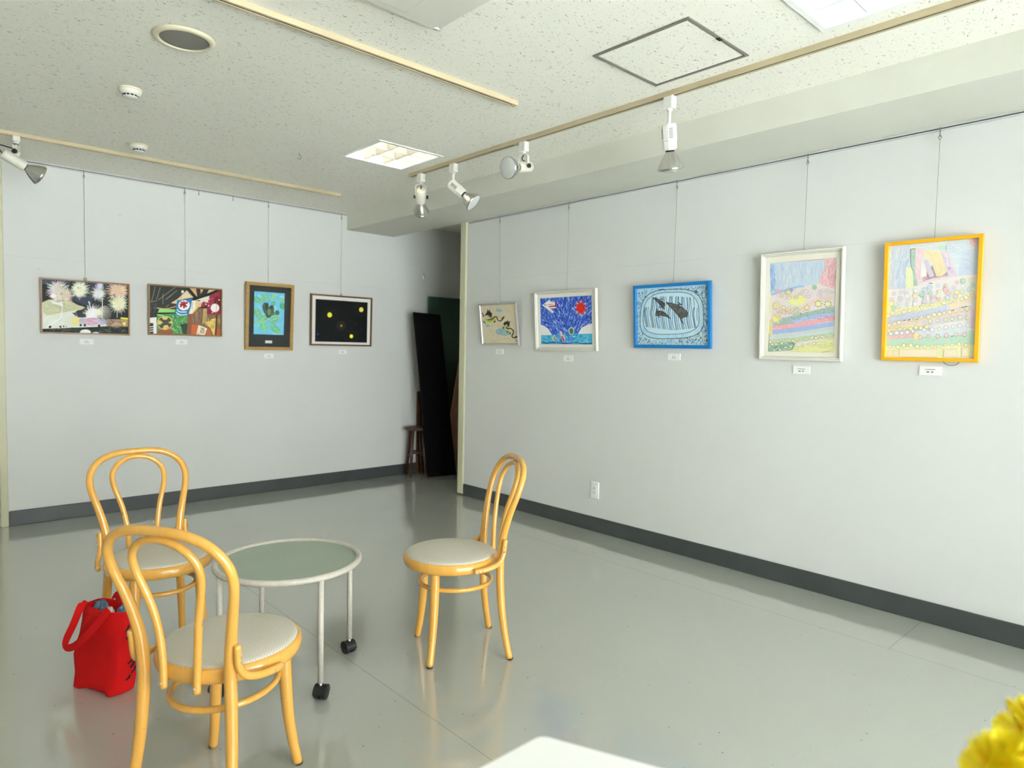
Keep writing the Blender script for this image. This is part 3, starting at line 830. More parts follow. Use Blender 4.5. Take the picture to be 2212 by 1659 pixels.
# ------------------------------------------------------------------ the nine artworks
def art_fireworks(w, h):
    p = Painter([(108, 150), (2032, 265), (2030, 1370), (112, 1330)], w, h, 1.35)
    p.fill((48, 52, 52))
    p.poly([(108, 150), (760, 190), (700, 300), (108, 270)], (72, 80, 100))
    p.poly([(820, 520), (1230, 500), (1220, 680), (1060, 720), (900, 650), (800, 600)], (62, 68, 86))
    p.poly([(1100, 220), (1560, 240), (1480, 380), (1200, 380)], (58, 64, 84))
    p.poly([(112, 690), (260, 610), (600, 640), (900, 720), (980, 800), (860, 870), (920, 1000), (1450, 1000), (1560, 1190), (1300, 1210), (112, 1260)], (206, 208, 198))
    p.hatch([(112, 900), (700, 860), (900, 1000), (900, 1200), (112, 1250)], 90, 160, 8, [(214, 214, 202), (196, 200, 186), (226, 226, 218)], -0.5, 0.3)
    p.poly([(130, 670), (260, 612), (360, 700), (580, 750), (640, 640), (760, 640), (900, 720), (1110, 780), (960, 835), (560, 890), (400, 930), (240, 965), (140, 900)], (188, 186, 152))
    p.hatch([(130, 680), (580, 750), (900, 720), (960, 835), (560, 890), (160, 920)], 110, 150, 7, [(200, 196, 165), (172, 172, 138), (205, 205, 180), (165, 180, 150)], 0.25, 0.6)
    p.burst(1800, 400, 290, (206, 180, 154), 34); p.burst(460, 400, 270, (206, 194, 196), 34); p.burst(640, 520, 220, (198, 188, 168), 24)
    p.burst(450, 560, 150, (208, 192, 178), 20)
    p.burst(950, 370, 235, (222, 222, 198), 34); p.burst(950, 450, 130, (218, 218, 196), 20); p.burst(1370, 460, 190, (206, 204, 204), 28)
    p.burst(1400, 290, 110, (196, 200, 214), 18); p.burst(1820, 690, 235, (214, 206, 176), 34)
    p.burst(1230, 930, 240, (222, 216, 220), 30, dark=(60, 62, 62))
    p.hatch([(420, 250), (760, 290), (760, 470), (560, 520), (420, 430)], 50, 90, 9, [(200, 180, 170), (214, 200, 160), (204, 190, 208), (190, 190, 176)], 0.4, 0.7)
    for k in range(16):
        a = -0.75+k*0.11
        p.line([(1290, 900), (1290+200*math.cos(a), 900+150*math.sin(a)-40), (1290+370*math.cos(a), 900+250*math.sin(a)+10)], 13, (220, 214, 200), new=(k == 0), taper=True)
    for k in range(6):
        p.line([(790, 915-k*4), (900, 890+k*18), (1080, 940+k*10)], 11, (60, 62, 66), new=(k == 0), taper=False)
    p.ell(860, 1085, 105, 95, (212, 198, 134), jit=0.06); p.ell(1010, 1080, 80, 70, (172, 180, 188), jit=0.06)
    p.ell(1225, 1085, 190, 85, (198, 152, 174), jit=0.05); p.ell(1455, 1095, 75, 70, (152, 156, 186), jit=0.06)
    p.hatch([(930, 1030), (1500, 1030), (1500, 1180), (930, 1180)], 60, 120, 8, [(214, 176, 192), (186, 140, 164), (180, 170, 196), (214, 206, 206)], 0.1, 0.25)
    p.poly([(1530, 1040), (2030, 1030), (2030, 1210), (1530, 1200)], (160, 132, 112))
    p.hatch([(1530, 1040), (2030, 1030), (2030, 1210), (1530, 1200)], 50, 110, 10, [(200, 166, 146), (120, 100, 84), (176, 146, 124), (90, 84, 72)], 0.2, 0.4)
    p.poly([(1850, 990), (2020, 1000), (2030, 1040), (1860, 1025)], (226, 212, 70)); p.poly([(1890, 1095), (1985, 1100), (1935, 1200)], (228, 214, 60))
    p.poly([(112, 1262), (900, 1225), (2030, 1195), (2030, 1370), (112, 1330)], (52, 56, 52))
    p.hatch([(112, 1262), (900, 1225), (2030, 1195), (2030, 1370), (112, 1330)], 90, 110, 14, [(38, 42, 40), (78, 84, 78), (60, 74, 62), (110, 106, 96)], -0.1, 0.5)
    p.ell(1070, 1340, 125, 74, (234, 238, 238)); p.ell(1300, 1350, 70, 26, (226, 226, 220))
    for (x, y, r_) in ((965, 1172, 24), (1060, 1172, 26), (1375, 1185, 28), (590, 1200, 16), (520, 1210, 22), (290, 1210, 30), (650, 1204, 10)): p.ell(x, y, r_, r_*1.15, (50, 54, 54), new=False)
    p.line([(200, 1215), (420, 1100), (520, 1000), (552, 880), (560, 720), (500, 520), (440, 420)], 34, (232, 236, 238), taper=True)
    p.line([(350, 670), (470, 690), (570, 740)], 40, (228, 230, 228)); p.ell(370, 530, 62, 44, (224, 220, 210))
    p.line([(1455, 560), (1440, 1000)], 16, (216, 212, 196)); p.line([(1780, 840), (1778, 1000)], 14, (196, 190, 166))
    p.line([(1150, 640), (1190, 800)], 26, (228, 228, 222), taper=True)
    return p
def art_festival(w, h):
    p = Painter([(155, 130), (1895, 255), (1880, 1390), (135, 1325)], w, h, 1.25, 0.08)
    p.fill((44, 45, 41))
    for k, s in enumerate((((300, 170), (205, 535)), ((420, 190), (320, 505)), ((780, 185), (370, 495)), ((825, 262), (540, 490)), ((700, 370), (560, 480)), ((330, 520), (160, 545)), ((620, 610), (540, 690)), ((480, 350), (480, 600)), ((140, 690), (420, 710)))):
        p.line(s, 11, (138, 136, 122), new=(k == 0))
    p.hatch([(155, 560), (330, 560), (330, 900), (150, 900)], 30, 160, 10, [(62, 66, 66), (34, 36, 40), (52, 60, 74)], 1.55, 0.1)
    p.poly([(1060, 262), (1218, 440), (1000, 470), (920, 505), (800, 592), (670, 575), (840, 470)], (214, 194, 158))
    p.line([(930, 330), (915, 500)], 9, (140, 120, 90)); p.line([(1090, 310), (1180, 440)], 9, (150, 128, 96))
    p.poly([(1130, 205), (1285, 215), (1310, 420), (1230, 330)], (202, 160, 112)); p.poly([(1390, 235), (1465, 245), (1400, 350)], (206, 152, 98)); p.poly([(1600, 250), (1765, 258), (1550, 345)], (206, 190, 150))
    p.ell(957, 297, 34, 36, (226, 224, 216))
    p.poly([(1290, 500), (1620, 385), (1560, 560), (1430, 560), (1390, 690), (1290, 690)], (214, 210, 198))
    p.poly([(1300, 560), (1405, 560), (1395, 690), (1300, 690)], (206, 186, 150)); p.line([(1310, 520), (1385, 518)], 24, (34, 32, 30))
    p.poly([(1180, 470), (1400, 400), (1780, 250), (1885, 262), (1620, 395), (1180, 515)], (30, 30, 28))
    p.poly([(1620, 385), (1885, 262), (1880, 865), (1535, 850), (1560, 560)], (142, 32, 52))
    p.hatch([(1620, 385), (1885, 262), (1880, 865), (1535, 850), (1560, 560)], 70, 110, 10, [(158, 44, 64), (120, 22, 42), (166, 60, 78)], 2.2, 0.4)
    p.ell(1810, 540, 90, 130, (98, 26, 28)); p.ell(1745, 698, 106, 106, (226, 222, 216)); p.line([(1790, 540), (1770, 860)], 10, (190, 90, 110))
    p.poly([(1405, 600), (1470, 528), (1545, 590), (1500, 650), (1420, 665)], (168, 26, 40))
    for (x, y) in ((1570, 548), (1525, 605), (1588, 640), (1680, 812), (1600, 480), (1850, 500)): p.ell(x, y, 16, 18, (226, 210, 210), new=False)
    p.poly([(1200, 720), (1310, 690), (1535, 690), (1535, 855), (1880, 860), (1880, 1390), (1050, 1352), (1090, 850)], (128, 94, 70))
    p.hatch([(1180, 730), (1440, 700), (1420, 1080), (1180, 1080)], 60, 200, 9, [(146, 112, 84), (104, 74, 54), (156, 128, 100)], 1.6, 0.1)
    p.poly([(1455, 715), (1545, 715), (1540, 1060), (1425, 1090)], (186, 164, 100)); p.hatch([(1455, 715), (1545, 715), (1545, 860), (1880, 860), (1880, 1200), (1430, 1090)], 60, 160, 9, [(196, 176, 112), (120, 96, 54), (164, 140, 84)], 1.55, 0.06)
    p.line([(1310, 690), (1540, 694)], 22, (26, 25, 24)); p.line([(1440, 700), (1415, 1090)], 14, (70, 50, 38))
    p.poly([(1170, 1110), (1340, 1120), (1290, 1355), (1150, 1350)], (192, 92, 46)); p.poly([(1740, 1215), (1880, 1215), (1880, 1390), (1735, 1385)], (182, 92, 46)); p.poly([(1500, 1210), (1620, 1210), (1660, 1380), (1480, 1370)], (176, 92, 52))
    p.poly([(1050, 850), (1180, 840), (1150, 1350), (1045, 1345)], (140, 84, 60))
    p.poly([(1330, 690), (1190, 845), (1100, 845), (1170, 515), (1300, 505)], (222, 190, 122)); p.poly([(1170, 520), (1262, 510), (1268, 690), (1160, 830), (1100, 840)], (226, 222, 208))
    p.line([(1210, 560), (1180, 640), (1190, 720)], 8, (60, 60, 66))
    p.poly([(820, 500), (1192, 470), (1150, 680), (1080, 892), (755, 892)], (42, 112, 166))
    p.ell(985, 632, 142, 128, (236, 236, 230), jit=0.05)
    red = (152, 20, 34)
    p.line([(985, 530), (985, 705)], 44, red); p.line([(905, 548), (955, 572)], 40, red); p.line([(885, 612), (962, 600), (890, 672)], 40, red); p.line([(1062, 556), (1006, 606), (1050, 676)], 42, red); p.line([(1052, 540), (1066, 590)], 38, red)
    p.line([(815, 735), (880, 790), (1050, 795)], 26, (206, 228, 240)); p.line([(790, 800), (900, 865), (1060, 858)], 26, (190, 220, 240)); p.line([(800, 850), (900, 885)], 16, (150, 196, 226))
    p.poly([(390, 705), (775, 735), (755, 815), (345, 812)], (132, 200, 112)); p.line([(330, 690), (560, 715), (790, 655)], 18, (206, 150, 104))
    p.poly([(330, 852), (760, 830), (757, 892), (1082, 892), (1040, 1345), (650, 1335), (330, 1300)], (72, 142, 72))
    p.hatch([(560, 870), (1070, 900), (1040, 1330), (660, 1320), (700, 1100)], 150, 40, 14, [(112, 186, 104), (46, 104, 60), (152, 196, 100), (60, 130, 110), (36, 76, 56), (130, 200, 160)], 0.6, 1.2, 5)
    p.poly([(880, 1100), (1070, 1080), (1040, 1342), (960, 1335)], (42, 66, 54)); p.line([(340, 822), (762, 818)], 26, (22, 26, 22)); p.line([(330, 860), (480, 880)], 26, (170, 206, 120))
    p.poly([(320, 1250), (650, 1190), (700, 1335), (315, 1335)], (150, 82, 50))
    p.ell(515, 1062, 190, 172, (214, 196, 112)); p.ell(515, 1062, 174, 156, (72, 72, 60))
    p.poly([(440, 905), (600, 920), (560, 985), (470, 980)], (206, 186, 110)); p.poly([(345, 1000), (410, 1000), (470, 1055), (390, 1110), (350, 1090)], (206, 184, 104)); p.poly([(590, 1055), (690, 1000), (690, 1090)], (200, 184, 106)); p.poly([(455, 1205), (490, 1130), (570, 1115), (620, 1170), (540, 1220)], (224, 196, 116))
    for k in range(5): p.line([(478+k*27, 1145), (490+k*27, 1205)], 8, (150, 112, 50), new=(k == 0))
    p.line([(650, 1195), (780, 1250)], 16, (190, 186, 150))
    p.poly([(140, 935), (315, 920), (312, 1072), (138, 1060)], (226, 226, 222)); p.poly([(236, 1050), (318, 1050), (312, 1328), (230, 1328)], (230, 230, 228)); p.poly([(138, 1072), (232, 1082), (232, 1112), (138, 1105)], (120, 30, 30))
    for k in range(3): p.line([(150, 1160+k*55), (230, 1145+k*55)], 22, (214, 214, 208), new=(k == 0))
    p.poly([(1335, 1120), (1548, 1205), (1480, 1372), (1280, 1352)], (230, 216, 190)); p.line([(1385, 1192), (1475, 1222)], 20, (52, 46, 42)); p.line([(1310, 1325), (1350, 1345)], 12, (90, 80, 70))
    p.line([(1398, 1240), (1475, 1256), (1452, 1325), (1376, 1308), (1398, 1240)], 20, (120, 60, 40), smooth=False); p.poly([(1408, 1262), (1452, 1272), (1438, 1306), (1396, 1296)], (224, 150, 96))
    p.poly([(1755, 955), (1745, 1200), (1725, 1372), (1700, 1372), (1625, 1190), (1500, 1110), (1520, 1045), (1600, 1030), (1660, 970)], (222, 192, 98)); p.ring(1680, 1160, 32, 36, 14, (110, 80, 50)); p.ring(1545, 1105, 22, 20, 9, (150, 120, 60)); p.ell(1645, 1020, 9, 9, (90, 70, 50)); p.ring(1740, 1050, 26, 30, 9, (120, 90, 50))
    p.poly([(1772, 860), (1805, 860), (1775, 1375), (1740, 1375)], (76, 46, 36))
    return p
def art_owl_leaf(w, h):
    p = Painter([(270, 275), (940, 325), (910, 1250), (250, 1235)], w, h, 1.25, 0.12)
    p.fill((104, 190, 224)); p.hatch([(270, 275), (940, 325), (910, 1250), (250, 1235)], 60, 160, 40, [(112, 196, 228), (96, 182, 218), (128, 204, 226)], 1.2, 0.8)
    def leaf(x, y, a_, b_, ang, c):
        p.ell(x, y, a_, b_, c, math.radians(ang), jit=0.04)
        p.line([(x-a_*0.85*math.cos(math.radians(ang)), y-a_*0.85*math.sin(math.radians(ang))), (x+a_*0.85*math.cos(math.radians(ang)), y+a_*0.85*math.sin(math.radians(ang)))], 12, tuple(min(255, v+28) for v in c))
        for s in (-1, 1): p.ring(x, y, a_*0.6, b_*0.6, 8, tuple(int(v*0.86) for v in c))
    for a_ in ((525, 400, 95, 48, 62, (112, 186, 142)), (690, 420, 85, 50, -38, (126, 196, 140)), (335, 470, 95, 62, 40, (98, 178, 140)), (450, 480, 75, 48, -60, (104, 180, 144)), (862, 480, 75, 40, -28, (122, 190, 140)), (885, 610, 75, 60, 70, (70, 162, 122)), (350, 770, 125, 78, 66, (108, 184, 146)), (320, 985, 95, 34, -28, (132, 200, 152)), (460, 890, 120, 66, -42, (112, 188, 142)), (480, 1065, 105, 95, 80, (108, 190, 146)), (715, 900, 120, 70, -24, (114, 188, 142)), (725, 1110, 135, 74, 46, (104, 184, 134)), (690, 560, 46, 60, 20, (92, 170, 140))): leaf(*a_)
    p.ell(520, 660, 66, 135, (66, 86, 66), -0.15, jit=0.05); p.ell(550, 620, 34, 86, (36, 54, 46), 0.1); p.ell(628, 720, 74, 126, (74, 96, 66), 0.25, jit=0.05); p.ell(640, 640, 40, 52, (44, 66, 46), 0.8); p.ell(580, 810, 60, 60, (60, 82, 56), jit=0.06); p.ell(665, 780, 46, 44, (62, 76, 50))
    p.ell(598, 740, 36, 76, (104, 140, 104), 0.05); p.ell(768, 758, 50, 54, (52, 100, 72)); p.line([(640, 800), (760, 780)], 40, (84, 128, 84))
    p.line([(400, 960), (540, 930), (620, 880)], 14, (176, 206, 164)); p.ell(575, 905, 20, 18, (188, 200, 150))
    return p
def art_night(w, h):
    p = Painter([(1225, 485), (1850, 520), (1838, 985), (1212, 975)], w, h, 1.3)
    p.fill((15, 16, 18))
    for (x, y, r_, c) in ((1770, 605, 70, (58, 52, 30)), (1393, 668, 66, (46, 44, 28)), (1650, 910, 70, (58, 54, 24)), (1530, 790, 44, (64, 54, 30))):
        for k in range(3):
            n = 14+6*k
            for j in range(n):
                a = 2*PI*j/n+k; rr = r_*(0.55+0.32*k); p.ell(x+rr*math.cos(a), y+rr*math.sin(a)*0.95, 4, 4, c, new=(j == 0), n=6)
    for k in range(110):
        p.ell(rnd.uniform(1225, 1838), rnd.uniform(500, 975), rnd.uniform(2, 7), None, rnd.choice([(34, 32, 36), (30, 36, 34), (54, 36, 30), (40, 42, 30), (28, 30, 60), (60, 56, 36)]), new=(k == 0), n=6)
    for (x, y, r_, c) in ((1393, 668, 28, (226, 216, 50)), (1770, 605, 26, (222, 214, 92)), (1650, 910, 21, (224, 220, 60)), (1530, 790, 13, (160, 126, 70)), (1250, 890, 12, (50, 50, 110))): p.ell(x, y, r_, r_*1.05, c, jit=0.05)
    return p
def art_dragons(w, h):
    p = Painter([(148, 710), (665, 660), (690, 1250), (170, 1278)], w, h, 1.22)
    p.fill((206, 196, 170)); p.hatch([(148, 710), (665, 660), (690, 1250), (170, 1278)], 30, 120, 26, [(210, 200, 176), (202, 190, 164)], 0.3, 1)
    cl = (150, 180, 186)
    for e in ((415, 772, 46, 24), (395, 760, 24, 18), (240, 1006, 32, 22), (400, 1092, 42, 40), (440, 1065, 50, 36), (480, 1098, 70, 42), (520, 1112, 40, 26)): p.ell(*e, cl, jit=0.08, new=False)
    p.ring(400, 1092, 40, 38, 5, (120, 150, 160)); p.ring(480, 1098, 66, 40, 5, (120, 150, 160))
    gr, dk, ye = (156, 172, 70), (58, 48, 34), (200, 192, 120)
    p.line([(205, 890), (235, 945), (310, 940), (355, 890), (390, 890)], 34, ye); p.line([(222, 905), (258, 935), (312, 915), (352, 880)], 22, gr)
    p.line([(245, 912), (300, 905), (345, 868), (378, 868), (395, 915), (432, 925), (468, 888), (488, 856)], 15, dk)
    p.line([(452, 905), (470, 872), (490, 850)], 26, dk, taper=True)
    p.poly([(198, 858), (236, 802), (252, 752), (264, 792), (280, 752), (288, 800), (312, 812), (304, 880), (278, 880), (256, 846)], dk); p.line([(168, 812), (178, 840), (192, 872)], 14, dk); p.line([(172, 866), (192, 872)], 10, dk)
    p.line([(178, 936), (208, 972)], 16, dk); p.line([(332, 952), (358, 926)], 20, dk); p.line([(240, 870), (280, 868), (292, 900)], 10, (120, 140, 60))
    p.line([(490, 985), (512, 1040), (560, 1062), (585, 1060)], 30, ye); p.line([(486, 978), (510, 1030), (545, 1045)], 20, gr)
    p.line([(516, 1006), (530, 1034), (575, 1030), (612, 1066), (604, 1112), (588, 1142), (610, 1166), (660, 1156)], 17, dk); p.line([(628, 1168), (664, 1142)], 24, dk)
    p.poly([(468, 968), (486, 938), (520, 928), (536, 908), (548, 934), (568, 916), (556, 1004), (530, 1010), (524, 968), (490, 990)], dk)
    p.line([(464, 1008), (478, 1040)], 18, dk); p.line([(520, 1090), (532, 1074)], 20, dk); p.line([(556, 1088), (572, 1116)], 18, dk)
    p.line([(655, 1190), (658, 1222)], 12, (176, 84, 62)); p.line([(276, 1106), (325, 1140)], 4, (170, 160, 140)); p.line([(400, 820), (410, 860)], 4, (186, 176, 150))
    return p
def art_plane_sea(w, h):
    p = Painter([(1033, 582), (1808, 538), (1815, 1282), (1055, 1278)], w, h, 1.22)
    p.fill((226, 224, 224))
    sky = [(1033, 582), (1808, 538), (1812, 965), (1740, 985), (1650, 1030), (1590, 1135), (1450, 1160), (1210, 1135), (1160, 1050), (1100, 1005), (1045, 985)]
    p.poly(sky, (72, 108, 206))
    fan = lambda q: math.atan2(1250-q[1], 1450-q[0])
    p.hatch(sky, 620, 52, 9, [(30, 58, 172), (24, 46, 150), (60, 100, 214), (150, 182, 236), (182, 206, 242), (110, 150, 228), (40, 70, 190)], fan, 0.35, 8)
    p.poly([(1300, 1130), (1600, 1120), (1560, 1282), (1240, 1280)], (96, 170, 220))
    sea = [(1055, 1145), (1812, 1118), (1815, 1282), (1055, 1278)]
    p.poly(sea, (74, 178, 212)); p.hatch(sea, 130, 70, 9, [(52, 150, 200), (120, 206, 226), (150, 220, 232), (40, 110, 200), (90, 190, 216)], 0.2, 0.6, 5)
    p.hatch([(1240, 1130), (1560, 1125), (1560, 1270), (1240, 1270)], 60, 60, 10, [(50, 96, 206), (130, 180, 232), (70, 140, 220)], 0.7, 0.4)
    p.line([(1055, 1240), (1150, 1262), (1250, 1245), (1400, 1266), (1550, 1250), (1700, 1266), (1815, 1255)], 10, (30, 50, 140)); p.line([(1055, 1272), (1300, 1276), (1815, 1276)], 12, (26, 44, 130))
    for k in range(16):
        a = 2*PI*k/16; p.line([(1645+66*math.cos(a), 730+80*math.sin(a)), (1645+104*math.cos(a+0.12), 730+124*math.sin(a+0.12))], 18, (206, 60, 56) if k % 2 else (232, 200, 206), new=(k == 0), taper=True)
    p.ell(1645, 732, 66, 84, (224, 58, 42), jit=0.04); p.ring(1645, 732, 42, 52, 9, (176, 30, 30)); p.ring(1648, 728, 18, 24, 8, (184, 34, 30))
    p.poly([(1068, 694), (1120, 650), (1170, 612), (1210, 640), (1262, 648), (1285, 700), (1282, 735), (1190, 738), (1246, 792), (1214, 818), (1128, 738)], (232, 230, 230))
    p.poly([(1165, 706), (1262, 690), (1262, 712), (1168, 722)], (196, 40, 50)); p.poly([(1258, 640), (1286, 622), (1278, 672), (1286, 740), (1262, 716)], (190, 40, 56))
    p.line([(1150, 682), (1240, 672)], 7, (60, 80, 170)); p.ell(1108, 686, 9, 9, (30, 34, 50)); p.ell(1130, 690, 6, 8, (30, 34, 50)); p.line([(1170, 760), (1222, 806)], 6, (120, 140, 150)); p.line([(1068, 694), (1128, 738), (1214, 818)], 5, (40, 60, 150), smooth=False)
    p.poly([(1334, 1085), (1352, 1080), (1396, 1150), (1418, 1222), (1404, 1242), (1376, 1236), (1350, 1160)], (232, 214, 208)); p.poly([(1350, 1150), (1372, 1160), (1412, 1228), (1384, 1238)], (170, 60, 50)); p.line([(1366, 1120), (1392, 1180)], 6, (70, 60, 60))
    p.ell(1505, 1080, 42, 58, (214, 220, 226)); p.ell(1505, 1080, 32, 48, (70, 132, 84), jit=0.05); p.line([(1490, 1050), (1515, 1110)], 8, (40, 90, 60))
    p.ell(1250, 1186, 22, 46, (214, 214, 180)); p.ell(1254, 1190, 11, 32, (150, 150, 80)); p.line([(1240, 1150), (1262, 1216)], 6, (60, 80, 90))
    return p
def art_dolphins(w, h):
    p = Painter([(325, 455), (1395, 370), (1405, 1295), (335, 1290)], w, h, 1.18)
    p.fill((176, 210, 226)); p.hatch([(325, 455), (1395, 370), (1405, 1295), (335, 1290)], 120, 160, 34, [(168, 206, 228), (184, 214, 228), (158, 200, 228), (190, 216, 226)], 1.4, 0.5)
    def se(cx, cy, rx, ry, a, e=3.2):
        c, s = math.cos(a), math.sin(a); return (cx+rx*math.copysign(abs(c)**(2/e), c)+0.05*rx*math.sin(2*a), cy+ry*math.copysign(abs(s)**(2/e), s)-0.045*rx*math.copysign(abs(c)**(2/e), c))
    inner = [se(838, 815, 412, 312, 2*PI*k/40) for k in range(41)]; outer = [se(850, 825, 470, 368, 2*PI*k/40) for k in range(41)]
    p.poly(inner[:-1], (192, 216, 228))
    for k in range(27):
        x = 445+k*30+rnd.uniform(-7, 7); y0, y1 = 530+abs(x-850)*0.05, 1110-abs(x-850)*0.12; b_ = rnd.uniform(-40, 25)
        pts = [(x+b_*0.9, y0+30), (x+b_*0.2, y0+180), (x-15, (y0+y1)/2), (x+b_*0.3, y1-140), (x+20, y1-40)]
        pts = [q for q in pts if p.inside(inner[:-1], q)]
        if len(pts) > 2:
            if k % 3 == 0: p.line([(q[0]+12, q[1]) for q in pts], 20, (130, 184, 226), new=True)
            p.line(pts, 6.5, (34, 36, 52), new=True)
    p.line(inner, 7, (34, 36, 44), smooth=False); p.line(outer, 8, (30, 32, 40), smooth=False)
    p.line([(660, 470), (720, 462)], 14, (30, 30, 34)); p.line([(1180, 480), (1240, 500)], 14, (70, 40, 60))
    gk, bk = (92, 92, 88), (38, 38, 38)
    D = ([(568, 588), (640, 602), (700, 640), (746, 676), (744, 716), (722, 700), (738, 762), (690, 716), (636, 650)], [(612, 792), (660, 778), (730, 796), (790, 850), (832, 902), (768, 864), (690, 848), (600, 850)], [(758, 652), (850, 666), (940, 690), (1010, 728), (1086, 800), (1076, 868), (1030, 866), (982, 906), (920, 820), (850, 748)])
    for d in D:
        p.poly(d, gk); p.hatch(d, 26, 46, 6, [bk, (70, 70, 68), (120, 120, 114)], 0.6, 0.9); p.line(d+[d[0]], 8, bk, smooth=False)
    for s in (((990, 690), (935, 648)), ((940, 680), (1000, 682)), ((975, 900), (1022, 972)), ((622, 790), (628, 742)), ((640, 850), (668, 880)), ((680, 610), (705, 604)), ((660, 712), (690, 740))): p.line(s, 13, bk, new=True)
    for k in range(1300):
        u = (rnd.uniform(335, 1395), rnd.uniform(385, 1280))
        if p.inside(outer[:-1], u) or not p.inside([(335, 465), (1385, 385), (1395, 1285), (345, 1280)], u): continue
        L_ = rnd.uniform(12, 26); p.line([u, (u[0]-L_*0.5, u[1]+L_)], rnd.uniform(5, 9), rnd.choice([(46, 50, 56), (60, 70, 80), (120, 70, 70), (70, 130, 110), (90, 100, 130), (190, 180, 120), (80, 70, 110)]), new=(k % 200 == 0))
    p.ring(1325, 530, 36, 54, 6, (60, 64, 110)); p.ring(1325, 1060, 30, 50, 6, (70, 66, 140))
    return p
def petals(p, x, y, r_, c, dark, k=7):
    for j in range(k):
        a = 2*PI*j/k+x; p.ell(x+r_*0.95*math.cos(a), y+r_*0.95*math.sin(a), r_*0.33, r_*0.28, dark, new=(j == 0), n=7)
    p.ell(x, y, r_*0.8, r_*0.76, c, n=12)
def art_flower_hill(w, h):
    p = Painter([(235, 330), (943, 275), (910, 1325), (212, 1310)], w, h, 1.12, 0.36)
    p.fill((222, 206, 206))
    sky = [(235, 330), (820, 300), (825, 350), (780, 470), (735, 565), (440, 610), (245, 675)]
    p.poly(sky, (176, 198, 220)); p.hatch(sky, 200, 110, 8, [(162, 188, 220), (190, 208, 222), (178, 190, 220), (196, 214, 218), (150, 178, 214)], 1.62, 0.12, 5)
    p.hatch([(237, 335), (290, 335), (290, 640), (245, 670)], 60, 90, 10, [(110, 156, 220), (90, 136, 206), (140, 176, 224)], 1.6, 0.1)
    pk = [(780, 290), (943, 275), (918, 625), (860, 610), (740, 560), (830, 350)]
    p.poly(pk, (224, 166, 172)); p.hatch(pk, 120, 80, 8, [(214, 140, 152), (232, 184, 186), (218, 150, 160), (206, 130, 144)], 1.9, 0.5, 4)
    p.line([(240, 326), (560, 312), (800, 296)], 8, (206, 130, 150)); p.line([(250, 680), (420, 625), (560, 590)], 18, (120, 160, 214)); p.line([(290, 650), (360, 625)], 20, (220, 160, 176)); p.ell(555, 592, 44, 14, (130, 180, 224)); p.ell(460, 630, 20, 20, (90, 130, 206))
    p.line([(230, 700), (225, 900)], 36, (214, 210, 140)); p.line([(620, 800), (760, 740), (900, 720)], 44, (222, 190, 170)); p.line([(300, 880), (480, 860), (620, 830)], 50, (222, 186, 160))
    for (a_, b_, c_, w2, cols) in (((270, 1010), (560, 930), (912, 850), 78, [(130, 166, 150), (106, 146, 140), (156, 186, 176), (120, 150, 180)]), ((480, 975), (700, 925), (912, 890), 36, [(130, 164, 220), (150, 180, 224)]), ((270, 1050), (560, 1010), (915, 935), 56, [(222, 136, 156), (206, 116, 146), (230, 160, 176)]), ((262, 1098), (560, 1060), (900, 1005), 50, [(126, 158, 214), (146, 176, 220), (110, 146, 210)]), ((225, 1150), (560, 1115), (905, 1060), 58, [(190, 206, 214), (176, 196, 206)]), ((222, 1200), (560, 1170), (908, 1120), 56, [(164, 194, 150), (150, 184, 160), (190, 204, 150)])):
        p.line([a_, b_, c_], w2, cols[0])
        for k in range(60):
            t = rnd.random(); x = a_[0]+(c_[0]-a_[0])*t; y = a_[1]+(c_[1]-a_[1])*t+rnd.uniform(-.5, .5)*w2*0.9+math.sin(t*PI)*8
            p.line([(x-14, y+4), (x+14, y-4)], 7, rnd.choice(cols), new=(k % 20 == 0))
    yl = [(470, 1255), (905, 1165), (910, 1325), (430, 1312)]
    p.poly(yl, (208, 210, 112)); p.hatch(yl, 70, 70, 10, [(216, 216, 124), (190, 200, 104), (220, 214, 140)], 0.1, 0.5)
    gl = [(218, 1215), (520, 1195), (470, 1290), (214, 1308)]
    p.poly(gl, (112, 156, 130)); p.hatch(gl, 90, 34, 10, [(70, 116, 96), (130, 176, 150), (56, 100, 90), (150, 190, 130)], 0.3, 0.9, 4)
    p.line([(225, 960), (240, 1040), (228, 1140)], 44, (206, 196, 110))
    p.ell(520, 738, 92, 62, (228, 222, 104), jit=0.04); p.ell(490, 760, 50, 26, (224, 222, 130))
    for (x, y, r_, c) in ((430, 655, 30, (230, 220, 90)), (300, 945, 46, (228, 216, 96)), (745, 785, 34, (230, 222, 120)), (845, 790, 34, (230, 224, 140)), (625, 825, 28, (230, 210, 100)), (305, 802, 38, (220, 196, 120)), (380, 825, 22, (224, 206, 110)), (360, 690, 18, (226, 214, 110)), (440, 830, 18, (228, 216, 110))): petals(p, x, y, r_, c, (206, 186, 130) if r_ > 36 else (150, 140, 120))
    p.ell(705, 603, 26, 28, (120, 182, 130)); p.ell(510, 830, 34, 16, (150, 190, 150)); p.ell(515, 895, 36, 18, (140, 186, 150)); p.ell(562, 890, 8, 8, (60, 50, 60))
    for k in range(46):
        x, y = rnd.uniform(300, 900), rnd.uniform(620, 720)
        p.ring(x, y, rnd.uniform(14, 26), rnd.uniform(10, 20), 4, rnd.choice([(206, 170, 186), (176, 170, 170), (222, 186, 196), (150, 150, 146)]), new=(k % 15 == 0), n=9)
    for k in range(150):
        x = rnd.uniform(270, 905); y = rnd.uniform(840, 960); p.ell(x, y, 4, 4, rnd.choice([(70, 80, 80), (90, 110, 100), (110, 90, 110), (60, 80, 120)]), new=(k == 0), n=6)
